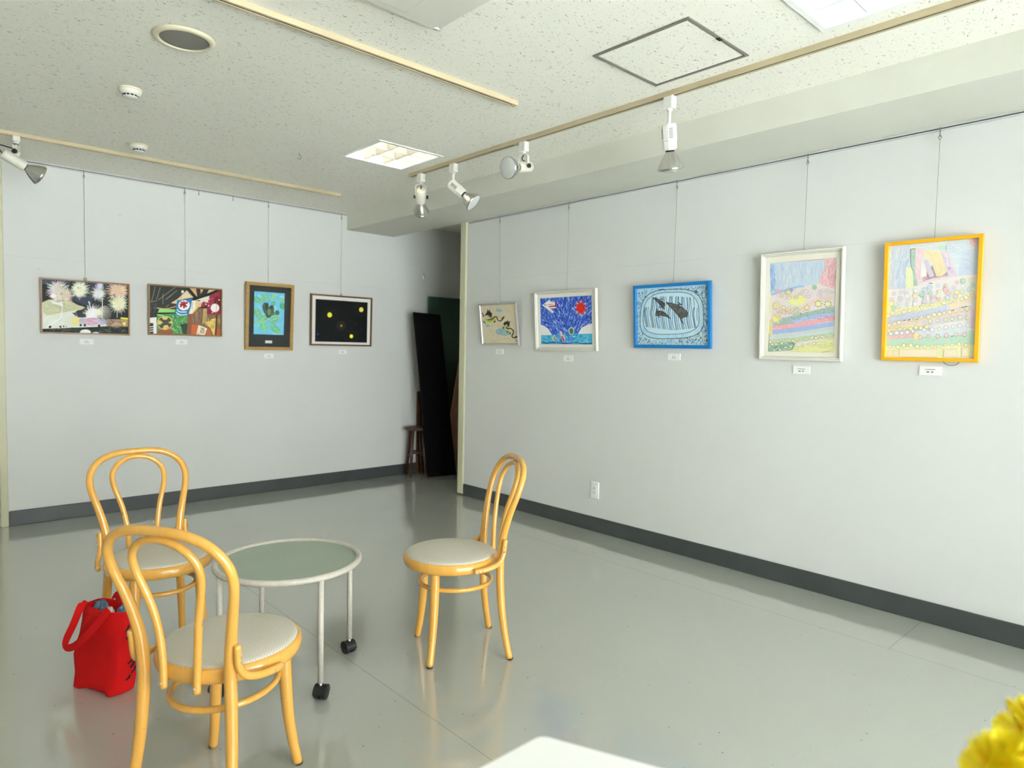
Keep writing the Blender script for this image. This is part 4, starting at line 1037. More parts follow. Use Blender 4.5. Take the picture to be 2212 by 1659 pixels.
    for k in range(34):
        x = 240+k*20; y = 1215-(x-240)*0.11+rnd.uniform(-16, 16)+(70 if k % 3 == 2 else 0); 
        if y < 1295: petals(p, x, y, rnd.uniform(11, 17), rnd.choice([(232, 220, 120), (236, 226, 160), (226, 214, 150)]), (116, 118, 96))
    for k in range(20): petals(p, 290+k*31, 1145-k*5+rnd.uniform(-10, 10), 11, (222, 216, 190), (140, 150, 150))
    p.line([(770, 1318), (880, 1300)], 8, (190, 130, 120)); p.line([(215, 1300), (230, 1110)], 8, (140, 110, 90))
    return p
def art_flower_field(w, h):
    p = Painter([(190, 250), (1080, 175), (1040, 1360), (145, 1330)], w, h, 1.10, 0.45)
    p.fill((222, 214, 216))
    def zone(poly, c, cols, n, ang, L_=100, wd=9, sp=0.2):
        p.poly(poly, c); p.hatch(poly, n, L_, wd, cols, ang, sp, 3)
    zone([(190, 250), (405, 232), (400, 300), (400, 470), (355, 660), (178, 668)], (172, 192, 220), [(156, 180, 216), (186, 204, 222), (146, 170, 212), (196, 210, 220)], 110, 1.6)
    zone([(405, 232), (1076, 178), (1066, 525), (860, 545), (760, 300), (430, 280)], (196, 214, 226), [(186, 208, 226), (206, 220, 228), (178, 198, 222)], 110, 0.2)
    zone([(905, 300), (1066, 280), (1066, 525), (860, 540)], (178, 198, 226), [(160, 184, 220), (190, 206, 226)], 40, 0.1, 70)
    zone([(355, 450), (425, 470), (425, 662), (348, 662)], (218, 224, 152), [(226, 228, 164), (206, 216, 140)], 24, 1.5, 60)
    zone([(400, 282), (446, 276), (440, 480), (466, 632), (428, 640), (420, 490), (398, 420)], (126, 172, 152), [(110, 156, 140), (140, 186, 164)], 30, 1.6, 60)
    zone([(446, 276), (532, 280), (500, 420), (500, 560), (520, 600), (860, 545), (760, 300), (735, 305), (840, 535), (640, 560), (560, 580), (470, 625), (440, 470)], (228, 186, 200), [(222, 172, 190), (234, 198, 208)], 60, 1.5, 60)
    p.poly([(515, 410), (560, 540), (500, 555)], (232, 226, 228))
    p.line([(545, 385), (610, 545)], 34, (184, 190, 222)); p.line([(535, 395), (590, 545)], 14, (216, 170, 200))
    zone([(530, 288), (690, 306), (755, 500), (700, 548), (650, 545), (600, 400), (528, 368)], (230, 208, 146), [(236, 196, 120), (232, 216, 160), (226, 200, 130)], 50, 1.3, 80)
    zone([(700, 310), (742, 306), (842, 532), (770, 545)], (208, 188, 214), [(190, 164, 206), (220, 200, 220)], 26, 1.2, 60); p.ell(775, 470, 16, 16, (170, 120, 190))
    p.poly([(668, 252), (746, 248), (744, 300), (684, 302)], (160, 208, 180)); p.line([(746, 250), (744, 296)], 6, (50, 80, 70)); p.line([(402, 284), (400, 420), (425, 495)], 6, (60, 80, 80)); p.line([(400, 284), (445, 276)], 6, (70, 80, 80))
    p.ell(1018, 222, 46, 42, (222, 166, 176), jit=0.06); p.hatch([(975, 185), (1065, 185), (1065, 262), (975, 262)], 14, 40, 6, [(206, 140, 156)], 0.6)
    bands = [((168, 905), (560, 840), (1045, 690), 62, [(228, 218, 140), (232, 224, 160)]), ((165, 965), (460, 920), (760, 862), 74, [(166, 178, 210), (180, 190, 214)]), ((780, 850), (900, 800), (1040, 740), 60, [(230, 196, 164), (232, 206, 150)]), ((165, 1030), (560, 960), (1000, 856), 58, [(218, 186, 162), (206, 170, 150), (220, 200, 160)]), ((520, 1010), (760, 965), (970, 940), 60, [(190, 186, 206), (206, 190, 190)]), ((165, 1075), (400, 1040), (570, 1030), 46, [(224, 206, 150), (214, 190, 140)]), ((165, 1105), (340, 1080), (560, 1040), 40, [(160, 178, 216), (176, 190, 220)]), ((165, 1150), (300, 1130), (440, 1115), 60, [(222, 152, 156), (212, 140, 150), (232, 176, 176)]), ((460, 1130), (700, 1100), (960, 1060), 80, [(190, 206, 214), (200, 196, 216), (206, 220, 216)]), ((155, 1195), (560, 1180), (1035, 1150), 88, [(152, 200, 166), (166, 210, 170), (136, 184, 150)]), ((148, 1280), (560, 1290), (1040, 1270), 120, [(220, 220, 140), (226, 222, 158), (210, 214, 130)])]
    for (a_, b_, c_, w2, cols) in bands:
        p.line([a_, b_, c_], w2, cols[0])
        for k in range(44):
            t = rnd.random(); x = a_[0]+(c_[0]-a_[0])*t; y = a_[1]+(c_[1]-a_[1])*t+rnd.uniform(-.45, .45)*w2
            p.line([(x-16, y+4), (x+16, y-4)], 8, rnd.choice(cols), new=(k % 22 == 0))
    p.ell(1000, 915, 44, 44, (226, 186, 204)); p.poly([(960, 960), (1042, 930), (1036, 1060), (950, 1050)], (200, 184, 210)); p.poly([(950, 1080), (1036, 1075), (1034, 1220), (940, 1210)], (160, 204, 176)); p.poly([(168, 760), (215, 740), (215, 870), (165, 890)], (232, 218, 120)); p.ell(460, 1128, 34, 36, (232, 210, 100), jit=0.1)
    fc = [(176, 200, 226), (232, 214, 120), (222, 160, 156), (150, 204, 166), (206, 190, 214), (226, 200, 150), (230, 226, 226), (200, 214, 190)]
    for k in range(44):
        x = 215+(k % 11)*78+rnd.uniform(-18, 18); y = 720+(k//11)*44-(x-215)*0.17+rnd.uniform(-12, 12)
        c = rnd.choice(fc); petals(p, x, y, rnd.uniform(15, 27), c, tuple(int(v*0.86) for v in c))
    for row, (x0, y0, x1, y1, n, c) in enumerate(((170, 915, 1010, 740, 16, (232, 222, 170)), (180, 1010, 960, 860, 15, (230, 214, 170)), (180, 1065, 560, 1035, 8, (232, 216, 120)), (600, 985, 960, 945, 6, (236, 224, 130)), (540, 1065, 960, 1015, 7, (226, 224, 230)), (200, 1100, 420, 1080, 5, (230, 226, 226)), (490, 1140, 930, 1115, 6, (232, 176, 186)), (200, 1225, 950, 1215, 12, (236, 226, 130)))):
        for k in range(n):
            t = k/(n-1); petals(p, x0+(x1-x0)*t+rnd.uniform(-8, 8), y0+(y1-y0)*t+rnd.uniform(-8, 8), rnd.uniform(15, 23), c, tuple(int(v*0.74) for v in c))
    for (x0, y0, x1, y1) in ((170, 1262, 215, 1315), (230, 1265, 280, 1310), (290, 1255, 660, 1330), (730, 1260, 860, 1335), (910, 1255, 980, 1330)):
        p.poly([(x0, y0), (x1, y0), (x1, y1), (x0, y1)], (232, 210, 168)); p.line([(x0, y0), (x1, y0), (x1, y1), (x0, y1), (x0, y0)], 4, (196, 176, 120), smooth=False)
    for s in (((330, 972), (350, 970)), ((375, 966), (400, 962)), ((445, 962), (470, 958)), ((485, 835), (492, 835)), ((205, 1080), (215, 1080)), ((580, 610), (615, 612)), ((800, 880), (830, 872)), ((900, 850), (960, 838)), ((800, 1135), (820, 1132))): p.line(s, 7, (50, 50, 56), new=True)
    return p

# ------------------------------------------------------------------ frames
M_FR_OAK = mat('frame_oak', (0.30, 0.155, 0.055), rough=0.4, var=(40, 0.2, (0.15, 1, 1)))
M_FR_OAK2 = mat('frame_light_oak', (0.47, 0.28, 0.085), rough=0.4, var=(40, 0.15, (0.15, 1, 1)))
M_FR_WAL = mat('frame_walnut', (0.17, 0.075, 0.03), rough=0.35, var=(40, 0.2, (0.15, 1, 1)))
M_FR_SIL = mat('frame_silver', (0.72, 0.71, 0.69), rough=0.22, metal=1.0)
M_FR_IVO = mat('frame_ivory', (0.80, 0.78, 0.70), rough=0.35)
M_FR_BLUE = mat('frame_blue', (0.004, 0.20, 0.56), rough=0.35)
M_FR_YEL = mat('frame_yellow', (0.92, 0.47, 0.012), rough=0.35)
M_MAT_W = mat('mat_white', (0.83, 0.82, 0.77), rough=0.8)
M_MAT_C = mat('mat_cream', (0.82, 0.79, 0.68), rough=0.8)
M_MAT_K = mat('mat_black', (0.022, 0.025, 0.024), rough=0.55)
M_BACKING = mat('backing_board', (0.28, 0.20, 0.12), rough=0.9)
M_CARD = mat('caption_card', (0.88, 0.88, 0.86), rough=0.7)
M_INK = mat('card_ink', (0.06, 0.06, 0.06), rough=0.8)
def frame_mesh(w, h, fw, prof):
    """four mitred sides, one mesh each. prof = [(t 0 outer..1 inner, depth)]"""
    sides = []
    for k in range(4):
        v = []; n = len(prof)
        for (t, dz) in prof:
            i = fw*t
            c = [(-w/2+i, -h/2+i), (w/2-i, -h/2+i), (w/2-i, h/2-i), (-w/2+i, h/2-i)]
            a, b_ = c[k], c[(k+1) % 4]
            v += [(a[0], a[1], dz), (b_[0], b_[1], dz)]
        f = [(2*j, 2*j+1, 2*j+3, 2*j+2) for j in range(n-1)]
        f += [(2*n-2, 2*n-1, 1, 0), tuple(range(0, 2*n, 2))[::-1], tuple(range(1, 2*n, 2))]
        m_ = MB(); m_.add(v, f); sides.append(m_)
    return sides
FLAT = lambda d: [(0, 0), (0, d-0.001), (0.06, d), (0.94, d), (1, d-0.002), (1, 0)]
STEP = lambda d: [(0, 0), (0, d-0.006), (0.10, d-0.001), (0.18, d), (0.42, d), (0.46, d-0.009), (0.50, d-0.009), (0.54, d-0.004), (0.72, d-0.006), (0.76, d-0.014), (0.82, d-0.014), (0.86, d-0.010), (1, d-0.014), (1, 0)]
ROUND = lambda d: [(0, 0), (0, d*0.45), (0.15, d*0.8), (0.4, d), (0.6, d), (0.85, d*0.8), (1, d*0.5), (1, 0)]
def picture(wall, centre, zmid, w, h, fw, prof, fm, art, label, lean=0.01, matm=None, art_rect=None, depth=0.02, glass=False, rot=0.0, extra=None):
    """local frame: x right, y up, z out of the wall; origin = middle of the back"""
    t = thing('framed_picture', (0, 0, 0), label, 'picture', group='framed pictures on the walls')
    tilt = math.atan2(lean, h)
    if wall == 'back':
        base = Matrix(((1, 0, 0, centre), (0, 0, -1, WY-0.003), (0, 1, 0, zmid-h/2), (0, 0, 0, 1)))
    else:
        base = Matrix(((0, 0, -1, WX-0.003), (-1, 0, 0, centre), (0, 1, 0, zmid-h/2), (0, 0, 0, 1)))
    t.matrix_world = base @ Matrix.Rotation(tilt, 4, 'X') @ Matrix.Translation((0, h/2, 0)) @ Matrix.Rotation(rot, 4, 'Z')
    for s in frame_mesh(w, h, fw, prof): s.build('frame_side', fm, t)
    MB().box((-w/2+fw*0.6, -h/2+fw*0.6, 0.001), (w/2-fw*0.6, h/2-fw*0.6, 0.004)).build('backing', M_BACKING, t)
    iw, ih = w-2*fw, h-2*fw
    if matm:
        x0, x1, y0, y1 = art_rect           # opening, in local metres
        m_ = MB(); 
        for (a, b_, c, d) in rect_holes(-w/2+fw*0.7, w/2-fw*0.7, -h/2+fw*0.7, h/2-fw*0.7, [(x0, x1, y0, y1)]): m_.box((a, c, 0.0065), (b_, d, 0.0085))
        m_.build('mat', matm, t)
        aw, ah, ax, ay = x1-x0+0.004, y1-y0+0.004, (x0+x1)/2, (y0+y1)/2
    else:
        aw, ah, ax, ay = iw+0.004, ih+0.004, 0, 0
    a = art(aw, ah).build(t); a.location = (ax, ay, 0.0045)
    if glass: MB().add([(-iw/2-0.002, -ih/2-0.002, 0.011), (iw/2+0.002, -ih/2-0.002, 0.011), (iw/2+0.002, ih/2+0.002, 0.011), (-iw/2-0.002, ih/2+0.002, 0.011)], [(0, 1, 2, 3)]).build('glass', M_GLASS, t)
    if extra: extra(t)
    return t
def caption(wall, c, z, label, lines, w=0.085, h=0.040):
    t = thing('caption_card', (0, 0, 0), label, 'caption card', group='caption cards under the pictures')
    if wall == 'back': t.matrix_world = Matrix(((1, 0, 0, c), (0, 0, -1, WY-0.0005), (0, 1, 0, z), (0, 0, 0, 1)))
    else: t.matrix_world = Matrix(((0, 0, -1, WX-0.0005), (-1, 0, 0, c), (0, 1, 0, z), (0, 0, 0, 1)))
    MB().box((-w/2, -h/2, 0), (w/2, h/2, 0.005)).build('card', M_CARD, t)
    ink = MB()
    for (y, segs, hh) in lines:
        for (a, b_) in segs: ink.box((a, y-hh/2, 0.005), (b_, y+hh/2, 0.0052))
    ink.build('print', M_INK, t)
tiny = [(0.005, [(-0.010, -0.004), (-0.002, 0.006)], 0.0022), (-0.006, [(-0.012, -0.005), (0.004, 0.011)], 0.005)]
wide = [(0.006, [(-0.022, -0.018), (-0.015, -0.009), (-0.008, -0.001), (0.000, 0.008), (0.009, 0.014), (0.015, 0.021)], 0.0028), (-0.006, [(-0.015, -0.009), (-0.0085, -0.003), (0.005, 0.010), (0.0105, 0.014)], 0.005)]

picture('back', 1.032, 1.517, 0.552, 0.384, 0.0105, FLAT(0.018), M_FR_OAK, art_fireworks, 'fireworks night scene in a thin brown wooden frame', lean=0.012, glass=True)
picture('back', 1.706, 1.5275, 0.546, 0.387, 0.0105, FLAT(0.018), M_FR_OAK, art_festival, 'collage of festival stalls with a blue ice flag in a thin brown frame', lean=0.012, glass=True)
def plate_extra(t):
    m_ = MB(); m_.box((-0.034, -0.226, 0.0086), (0.026, -0.203, 0.0100), bev=0.0004); m_.build('title_plate', M_CARD, t)
picture('back', 2.372, 1.515, 0.416, 0.568, 0.027, FLAT(0.026), M_FR_OAK2, art_owl_leaf, 'green leaves on blue in a wide black mat and light wood frame', lean=0.03, matm=M_MAT_K, art_rect=(-0.135, 0.130, -0.152, 0.208), glass=True, extra=plate_extra)
picture('back', 3.058, 1.509, 0.625, 0.462, 0.014, FLAT(0.02), M_FR_WAL, art_night, 'black night picture with three yellow dots in a white mat and dark wood frame', lean=0.012, matm=M_MAT_W, art_rect=(-0.263, 0.268, -0.196, 0.186), glass=True)
picture('right', 4.035, 1.477, 0.458, 0.340, 0.0165, ROUND(0.022), M_FR_SIL, art_dragons, 'two small dragons on cream paper in a shiny silver frame', lean=0.045)
picture('right', 3.322, 1.492, 0.606, 0.436, 0.021, STEP(0.023), M_FR_IVO, art_plane_sea, 'airplane, red sun and blue sea drawing in an ivory frame', lean=0.028, matm=M_MAT_W, art_rect=(-0.252, 0.254, -0.172, 0.170))
picture('right', 2.420, 1.503, 0.566, 0.406, 0.0205, FLAT(0.020), M_FR_BLUE, art_dolphins, 'three dolphins in an oval pool in a bright blue frame', lean=0.028)
picture('right', 1.606, 1.537, 0.450, 0.590, 0.023, STEP(0.024), M_FR_IVO, art_flower_hill, 'pastel hill of flowers under blue and pink sky in an ivory frame', lean=0.02, matm=M_MAT_C, art_rect=(-0.176, 0.182, -0.250, 0.242))
picture('right', 0.990, 1.541, 0.405, 0.576, 0.0170, FLAT(0.020), M_FR_YEL, art_flower_field, 'pastel rows of flowers below a rainbow hill in a bright yellow frame', lean=0.02)
caption('back', 1.032, 1.273, 'small white caption card below the fireworks picture', tiny)
caption('back', 1.674, 1.285, 'small white caption card below the festival collage', tiny)
caption('back', 2.376, 1.180, 'small white caption card below the green leaves picture', tiny, 0.08)
caption('back', 3.077, 1.222, 'small white caption card below the black night picture', tiny, 0.08)
caption('right', 4.058, 1.255, 'small white caption card below the dragons picture', tiny, 0.088, 0.042)
caption('right', 3.302, 1.216, 'small white caption card below the airplane drawing', tiny, 0.088, 0.045)
caption('right', 2.402, 1.245, 'small white caption card below the blue framed dolphins', tiny, 0.090, 0.042)
caption('right', 1.594, 1.190, 'small white caption card below the flower hill drawing', wide, 0.092, 0.042)
caption('right', 0.980, 1.208, 'small white caption card below the yellow framed drawing', wide, 0.090, 0.042)
for (x, z, cl, lab) in ((1.026, 1.716, True, 'steel wire holding the fireworks picture'), (1.701, 1.716, False, 'steel wire holding the festival collage'), (2.368, 1.790, False, 'steel wire holding the green leaves picture'), (3.052, 1.745, True, 'steel wire holding the black night picture')):
    wire(Vector((x, WY-0.006, ZC-0.014)), Vector((x, WY-0.014, z)), 'back', lab, cl)
for (y, z, y2, lab) in ((4.068, 1.640, 4.045, 'steel wire holding the dragons picture'), (3.321, 1.708, 3.317, 'steel wire holding the airplane drawing'), (2.411, 1.704, 2.413, 'steel wire holding the dolphins picture'), (1.600, 1.828, 1.600, 'steel wire holding the flower hill drawing'), (0.985, 1.825, 0.985, 'steel wire holding the yellow framed drawing')):
    wire(Vector((WX-0.006, y, ZB-0.014)), Vector((WX-0.020, y2, z)), 'right', lab)
t = thing('loose_wire_end', (0, 0, 0), 'loose loop of wire sticking out below the yellow frame', 'wire')
MB().tube(spline([(WX-0.012, 0.935, 1.262), (WX-0.014, 0.915, 1.242), (WX-0.016, 0.890, 1.236), (WX-0.014, 0.868, 1.244), (WX-0.012, 0.858, 1.262)], 5), 0.0016, 6).build('wire_strand', M_WIRE, t)

# ---- wall outlet
t = thing('wall_outlet', (WX, 3.019, 0.292), 'white double wall outlet low on the long wall', 'outlet')
M_PLATE = mat('outlet_white', (0.88, 0.88, 0.86), rough=0.3)
MB().box((-0.009, -0.035, -0.06), (0.0, 0.035, 0.06), bev=0.003).build('plate', M_PLATE, t)
MB().box((-0.0115, -0.014, -0.034), (-0.009, 0.014, 0.034), bev=0.001).build('socket', M_PLATE, t)
for z in (-0.018, 0.016):
    for y in (-0.0065, 0.0065):
        MB().box((-0.0119, y-0.0013, z-0.005), (-0.0114, y+0.0013, z+0.005)).build('slot', M_DARKSLOT, t)

# ================================================================== CHAIRS
def make_chair():
    t = thing('bentwood_chair', (0, 0, 0), '', 'chair', group='bentwood chairs around the low table')
    zs, lean = 0.416, 0.3156
    def fz(z): return -0.176-lean*(z-zs) if z >= zs else -0.176+0.10*(zs-z)-0.43*(zs-z)**2*1.15
    # outer hoop with rear legs: one bent piece
    half = [(z, 0.1363+0.0259*((zs-z)/zs)**1.6) for z in (0.004, 0.10, 0.20, 0.30, 0.36)]
    half += [(zs+0.3896*k, 0.1363+0.0492*q) for k, q in ((0, 0), (.16, .10), (.31, .30), (.47, .60), (.59, .86), (.69, 1.0))]
    half += [(zs+0.3896*k, 0.1855*q) for k, q in ((.78, .985), (.86, .91), (.93, .76), (.975, .55), (.997, .30))]
    ztop = zs+0.3896
    fb = lambda z: -0.1787+0.035*(zs-z)-0.309*(zs-z)**2 if z < zs else -0.1787-0.0352*(z-zs)-0.595*(z-zs)**2
    L_ = [(fb(z), s, z) for z, s in half]; R_ = [(fb(z), -s, z) for z, s in reversed(half)]
    mid = [(fb(ztop), 0, ztop)]
    pts = spline(L_+mid+R_, 5)
    rad = [0.0125+0.0042*max(0, min(1, (0.5-abs(p.z-0.30))/0.25)) if p.z < 0.55 else 0.0125 for p in pts]
    rad = [0.0165 if p.z < 0.45 else 0.0165-0.0035*min(1, (p.z-0.45)/0.2) for p in pts]
    rad = [r_-0.003*max(0, 1-p.z/0.25) for r_, p in zip(rad, pts)]
    MB().tube(pts, rad, 14).build('back_hoop', M_BEECH, t)
    ih = [(0.362, 0.052), (0.42, 0.0535), (0.50, 0.059), (0.57, 0.070), (0.62, 0.083), (0.66, 0.0945), (0.695, 0.1005), (0.724, 0.097), (0.752, 0.080), (0.772, 0.053), (0.781, 0.026)]
    fi = lambda z: -0.201 if z < 0.42 else -0.201-0.57*(z-0.42)**2
    pts = spline([(fi(z), s, z) for z, s in ih]+[(fi(0.784), 0, 0.784)]+[(fi(z), -s, z) for z, s in reversed(ih)], 5)
    inn = MB(); inn.tube(pts, 0.0105, 12); inn = inn.build('inner_hoop', M_BEECH, t)
    for s in (-1, 1):
        MB().lathe([(0.0035, 0), (0.0035, 0.002)], 8, orient((fi(0.37)-0.0105, s*0.052, 0.377), (-1, 0, 0))).build('screw', M_STEEL, inn)
    # seat ring and cushion
    MB().lathe([(0.170, 0.374), (0.188, 0.374), (0.194, 0.378), (0.1985, 0.390), (0.1985, 0.403), (0.194, 0.413), (0.188, 0.4165), (0.172, 0.4165), (0.170, 0.374)], 56, cap0=False, cap1=False).build('seat_ring', M_BEECH, t)
    MB().lathe([(0.1705, 0.385), (0.1845, 0.412), (0.1855, 0.4165), (0.183, 0.4205), (0.172, 0.4245), (0.14, 0.4290), (0.09, 0.4325), (0.04, 0.4338), (0.001, 0.434)], 56, cap0=True, cap1=True).build('seat_cushion', M_SEAT, t)
    for s in (-1, 1):
        pts = spline([(0.088, s*0.120, 0.385), (0.090, s*0.122, 0.28), (0.095, s*0.128, 0.17), (0.103, s*0.138, 0.08), (0.1125, s*0.151, 0.004)], 5)
        rad = [0.0135+0.005*min(1, p.z/0.25) for p in pts]
        lg = MB(); lg.tube(pts, rad, 14); lg = lg.build('front_leg', M_BEECH, t)
        MB().lathe([(0.0125, 0.0), (0.0135, 0.002), (0.0135, 0.006)], 14, Matrix.Translation((0.1125, s*0.152, 0))).build('foot_cap', M_BLACK, lg)
        MB().lathe([(0.0125, 0.0), (0.0138, 0.002), (0.0138, 0.006)], 14, Matrix.Translation((-0.2184, s*0.1626, 0))).build('foot_cap', M_BLACK, t)
        pts = spline([(-0.190, s*0.1655, 0.500), (-0.187, s*0.1650, 0.475), (-0.182, s*0.1655, 0.440), (-0.166, s*0.174, 0.412), (-0.134, s*0.187, 0.398), (-0.094, s*0.1975, 0.392), (-0.052, s*0.206, 0.390)], 5)
        n = len(pts); rad = [0.0105*(0.75 if i in (0, n-1) else 1) for i in range(n)]
        br = MB(); br.tube(pts, rad, 10, flat=0.9); br = br.build('side_brace', M_BEECH, t)
        for (f_, y_, z_) in ((-0.187, 0.1752, 0.472), (-0.184, 0.1755, 0.452), (-0.086, 0.2095, 0.392), (-0.068, 0.2130, 0.391)):
            MB().lathe([(0.003, -0.001), (0.003, 0.0012)], 8, orient((f_, s*y_, z_), (0, s, 0))).build('screw', M_STEEL, br)
        MB().lathe([(0.0065, -0.002), (0.0065, 0.003), (0.004, 0.005)], 10, orient((-0.1685-0.016, s*0.1390, 0.392), (-1, 0, 0))).build('bolt', M_STEEL, t)
    ring = [(0.152*math.cos(a)-0.022, 0.138*math.sin(a), 0.296) for a in np.linspace(0, 2*PI, 49)[:-1]]
    MB().tube(ring, 0.0095, 10, closed=True).build('stretcher_ring', M_BEECH, t)
    return t
ch = make_chair()
spots = [((1.7107, 2.2052, 0), 154.48, 'yellow bentwood chair standing alone across the table from the other chairs'),
         ((0.7761, 2.9104, 0), -86.56, 'yellow bentwood chair with the red tote bag by its front leg'),
         ((0.7047, 1.9439, 0), 32.50, 'yellow bentwood chair with its back to the red bag, facing the low table')]
for i, (loc, a, lab) in enumerate(spots):
    o = ch if i == 0 else copy_tree(ch)
    o.location = loc; o.rotation_euler = (0, 0, math.radians(a)); o['label'] = lab

# ================================================================== LOW ROUND TABLE
M_TUBE = mat('table_enamel', (0.52, 0.49, 0.42), rough=0.35, var=(60, 0.09))
M_TOPG = mat('frosted_green_glass', (0.30, 0.36, 0.285), rough=0.30, spec=0.45, var=(5, 0.06))
t = thing('round_table', (1.105, 2.436, 0), 'low round table with green glass top, tube legs and castors', 'table')
RT, ZT = 0.262, 0.445
MB().tube([(RT*math.cos(a), RT*math.sin(a), ZT) for a in np.linspace(0, 2*PI, 65)[:-1]], 0.0115, 12, closed=True).build('rim', M_TUBE, t)
MB().lathe([(RT-0.010, ZT-0.004), (RT-0.010, ZT+0.003)], 64, smooth=False).build('table_top', M_TOPG, t)
for k in range(4):
    a = -PI/2+k*PI/2; x, y = (RT-0.001)*math.cos(a), (RT-0.001)*math.sin(a)
    lg = MB(); lg.tube([(x, y, ZT-0.006), (x, y, 0.062)], 0.0105, 14); lg = lg.build('leg', M_TUBE, t)
    MB().lathe([(0.006, 0.045), (0.006, 0.063)], 12, Matrix.Translation((x, y, 0))).build('castor_stem', M_STEEL, lg)
    Mx = Matrix.Translation((x, y, 0)) @ Matrix.Rotation(0.7+k*0.9, 4, 'Z')
    cs = MB()
    for s in (-1, 1):
        cs.lathe([(0.010, -0.0095), (0.0235, -0.0095), (0.025, -0.006), (0.025, 0.006), (0.0235, 0.0095), (0.010, 0.0095)], 24, Mx @ Matrix.Translation((0.006, s*0.0125, 0.0252)) @ Matrix.Rotation(PI/2, 4, 'X'))
    cs.build('castor_wheel', M_BLACK, lg)
    hd = MB()
    for (a0, a1) in ((0.0, PI),):
        arc = [(0.006+0.028*math.cos(q), 0.0252+0.028*math.sin(q)) for q in np.linspace(-0.2, PI+0.1, 12)]
    v = []; n = len(arc)
    for s in (-0.022, 0.022): v += [(p[0], s, p[1]) for p in arc]
    f = [(i, i+1, n+i+1, n+i) for i in range(n-1)]+[tuple(range(n))[::-1], tuple(range(n, 2*n))]
    hd.add(v, f, False, Mx); hd.build('castor_hood', M_BLACK, lg)

# ================================================================== RED TOTE BAG
M_RED = mat('red_canvas', (0.70, 0.008, 0.008), rough=0.85, spec=0.2, var=(8, 0.12), bump=(500, 0.35))
M_PRINT = mat('black_print', (0.02, 0.008, 0.008), rough=0.8)
M_CLOTH = mat('blue_cloth', (0.12, 0.22, 0.33), rough=0.9, var=(40, 0.45), bump=(60, 0.5))
M_CLOTHW = mat('white_cloth', (0.75, 0.70, 0.68), rough=0.9)
wdir = Vector((0.413, -0.911, 0)); ddir = Vector((0.911, 0.413, 0))
bag0 = Vector((0.545, 2.775, 0))
t = thing('tote_bag', bag0, 'red canvas tote bag standing on the floor beside the chairs', 'bag', math.atan2(wdir.y, wdir.x))
HB = 0.305
def bag_loop(z, shrink=0.0):
    k = z/HB; N = 40; out = []
    hw = 0.112+0.008*math.sin(k*PI)-0.004*k; hd = 0.052+0.008*math.sin(k*2.6)-0.008*k
    for i in range(N):
        a = 2*PI*i/N; c, s = math.cos(a), math.sin(a); e = 5.0-2.0*k
        x = (hw-shrink)*math.copysign(abs(c)**(2/e), c); y = (hd-shrink)*math.copysign(abs(s)**(2/e), s)
        wob = 0.0045*math.sin(3*a+7*k)*math.sin(k*PI)+0.003*math.sin(5*a-11*k)
        if k < 0.16 and s < 0 and c > -0.2: y += 0.016*(0.16-k)/0.16*abs(math.sin(3*a))   # slack fold near the bottom
        x += 0.030*k-0.006*k*k; y += 0.016*k
        out.append((x+wob*c, y+wob*s, z))
    return out
zs_ = [0.0, 0.006, 0.02, 0.05, 0.085, 0.12, 0.16, 0.20, 0.24, 0.27, 0.292, 0.300, HB]
bag = MB(); V = []; Fc = []
for j, z in enumerate(zs_):
    V += bag_loop(z, 0.006 if j == 0 else 0)
for z in (HB, 0.24, 0.15): V += bag_loop(z, 0.004)
nl = len(zs_)+3
for j in range(nl-1):
    for i in range(40): Fc.append((j*40+i, j*40+(i+1) % 40, (j+1)*40+(i+1) % 40, (j+1)*40+i))
Fc.append(tuple(range(39, -1, -1))); Fc.append(tuple((nl-1)*40+i for i in range(40)))
bag.add(V, Fc, True); body = bag.build('bag_body', M_RED, t)
hem = MB()
def side_pt(u, z, off=0.0):
    """point on the front (camera side, -y) face: u -1..1"""
    L0 = bag_loop(z); k = min(L0[20:40], key=lambda q: abs(q[0]-(u*0.11+0.03*z/HB)))
    return Vector((k[0], k[1]-off, z))
hem.tube([Vector(q)+Vector((0, 0, 0)) for q in [(p[0], p[1], 0.285) for p in bag_loop(0.285)]], 0.0016, 6, closed=True)
hem.build('hem_seam', M_RED, body)
# black brush print on the narrow right side
pr = MB()
for (z, y, dz, dy) in ((0.235, -0.030, 0.020, 0.012), (0.222, -0.010, 0.014, 0.016), (0.205, -0.024, 0.012, 0.02), (0.185, 0.0, 0.03, 0.012), (0.160, -0.01, 0.02, 0.02), (0.135, 0.004, 0.03, 0.012), (0.115, -0.018, 0.014, 0.022), (0.095, -0.004, 0.022, 0.016), (0.070, 0.004, 0.018, 0.02), (0.050, -0.012, 0.016, 0.014)):
    L0 = bag_loop(z); x_ = max(q[0] for q in L0)
    yy = y+0.010+0.016*z/HB
    kx = min([q for q in L0 if q[0] > 0.05], key=lambda q: abs(q[1]-yy))[0]
    kx2 = min([q for q in bag_loop(z+dz) if q[0] > 0.05], key=lambda q: abs(q[1]-yy-dy))[0]
    pr.tube([(kx-0.001, yy, z), ((kx+kx2)/2+0.0015, yy+dy*0.7, z+dz*0.4), (kx2-0.001, yy+dy, z+dz)], 0.004, 6)
pr.build('side_print', M_PRINT, body)
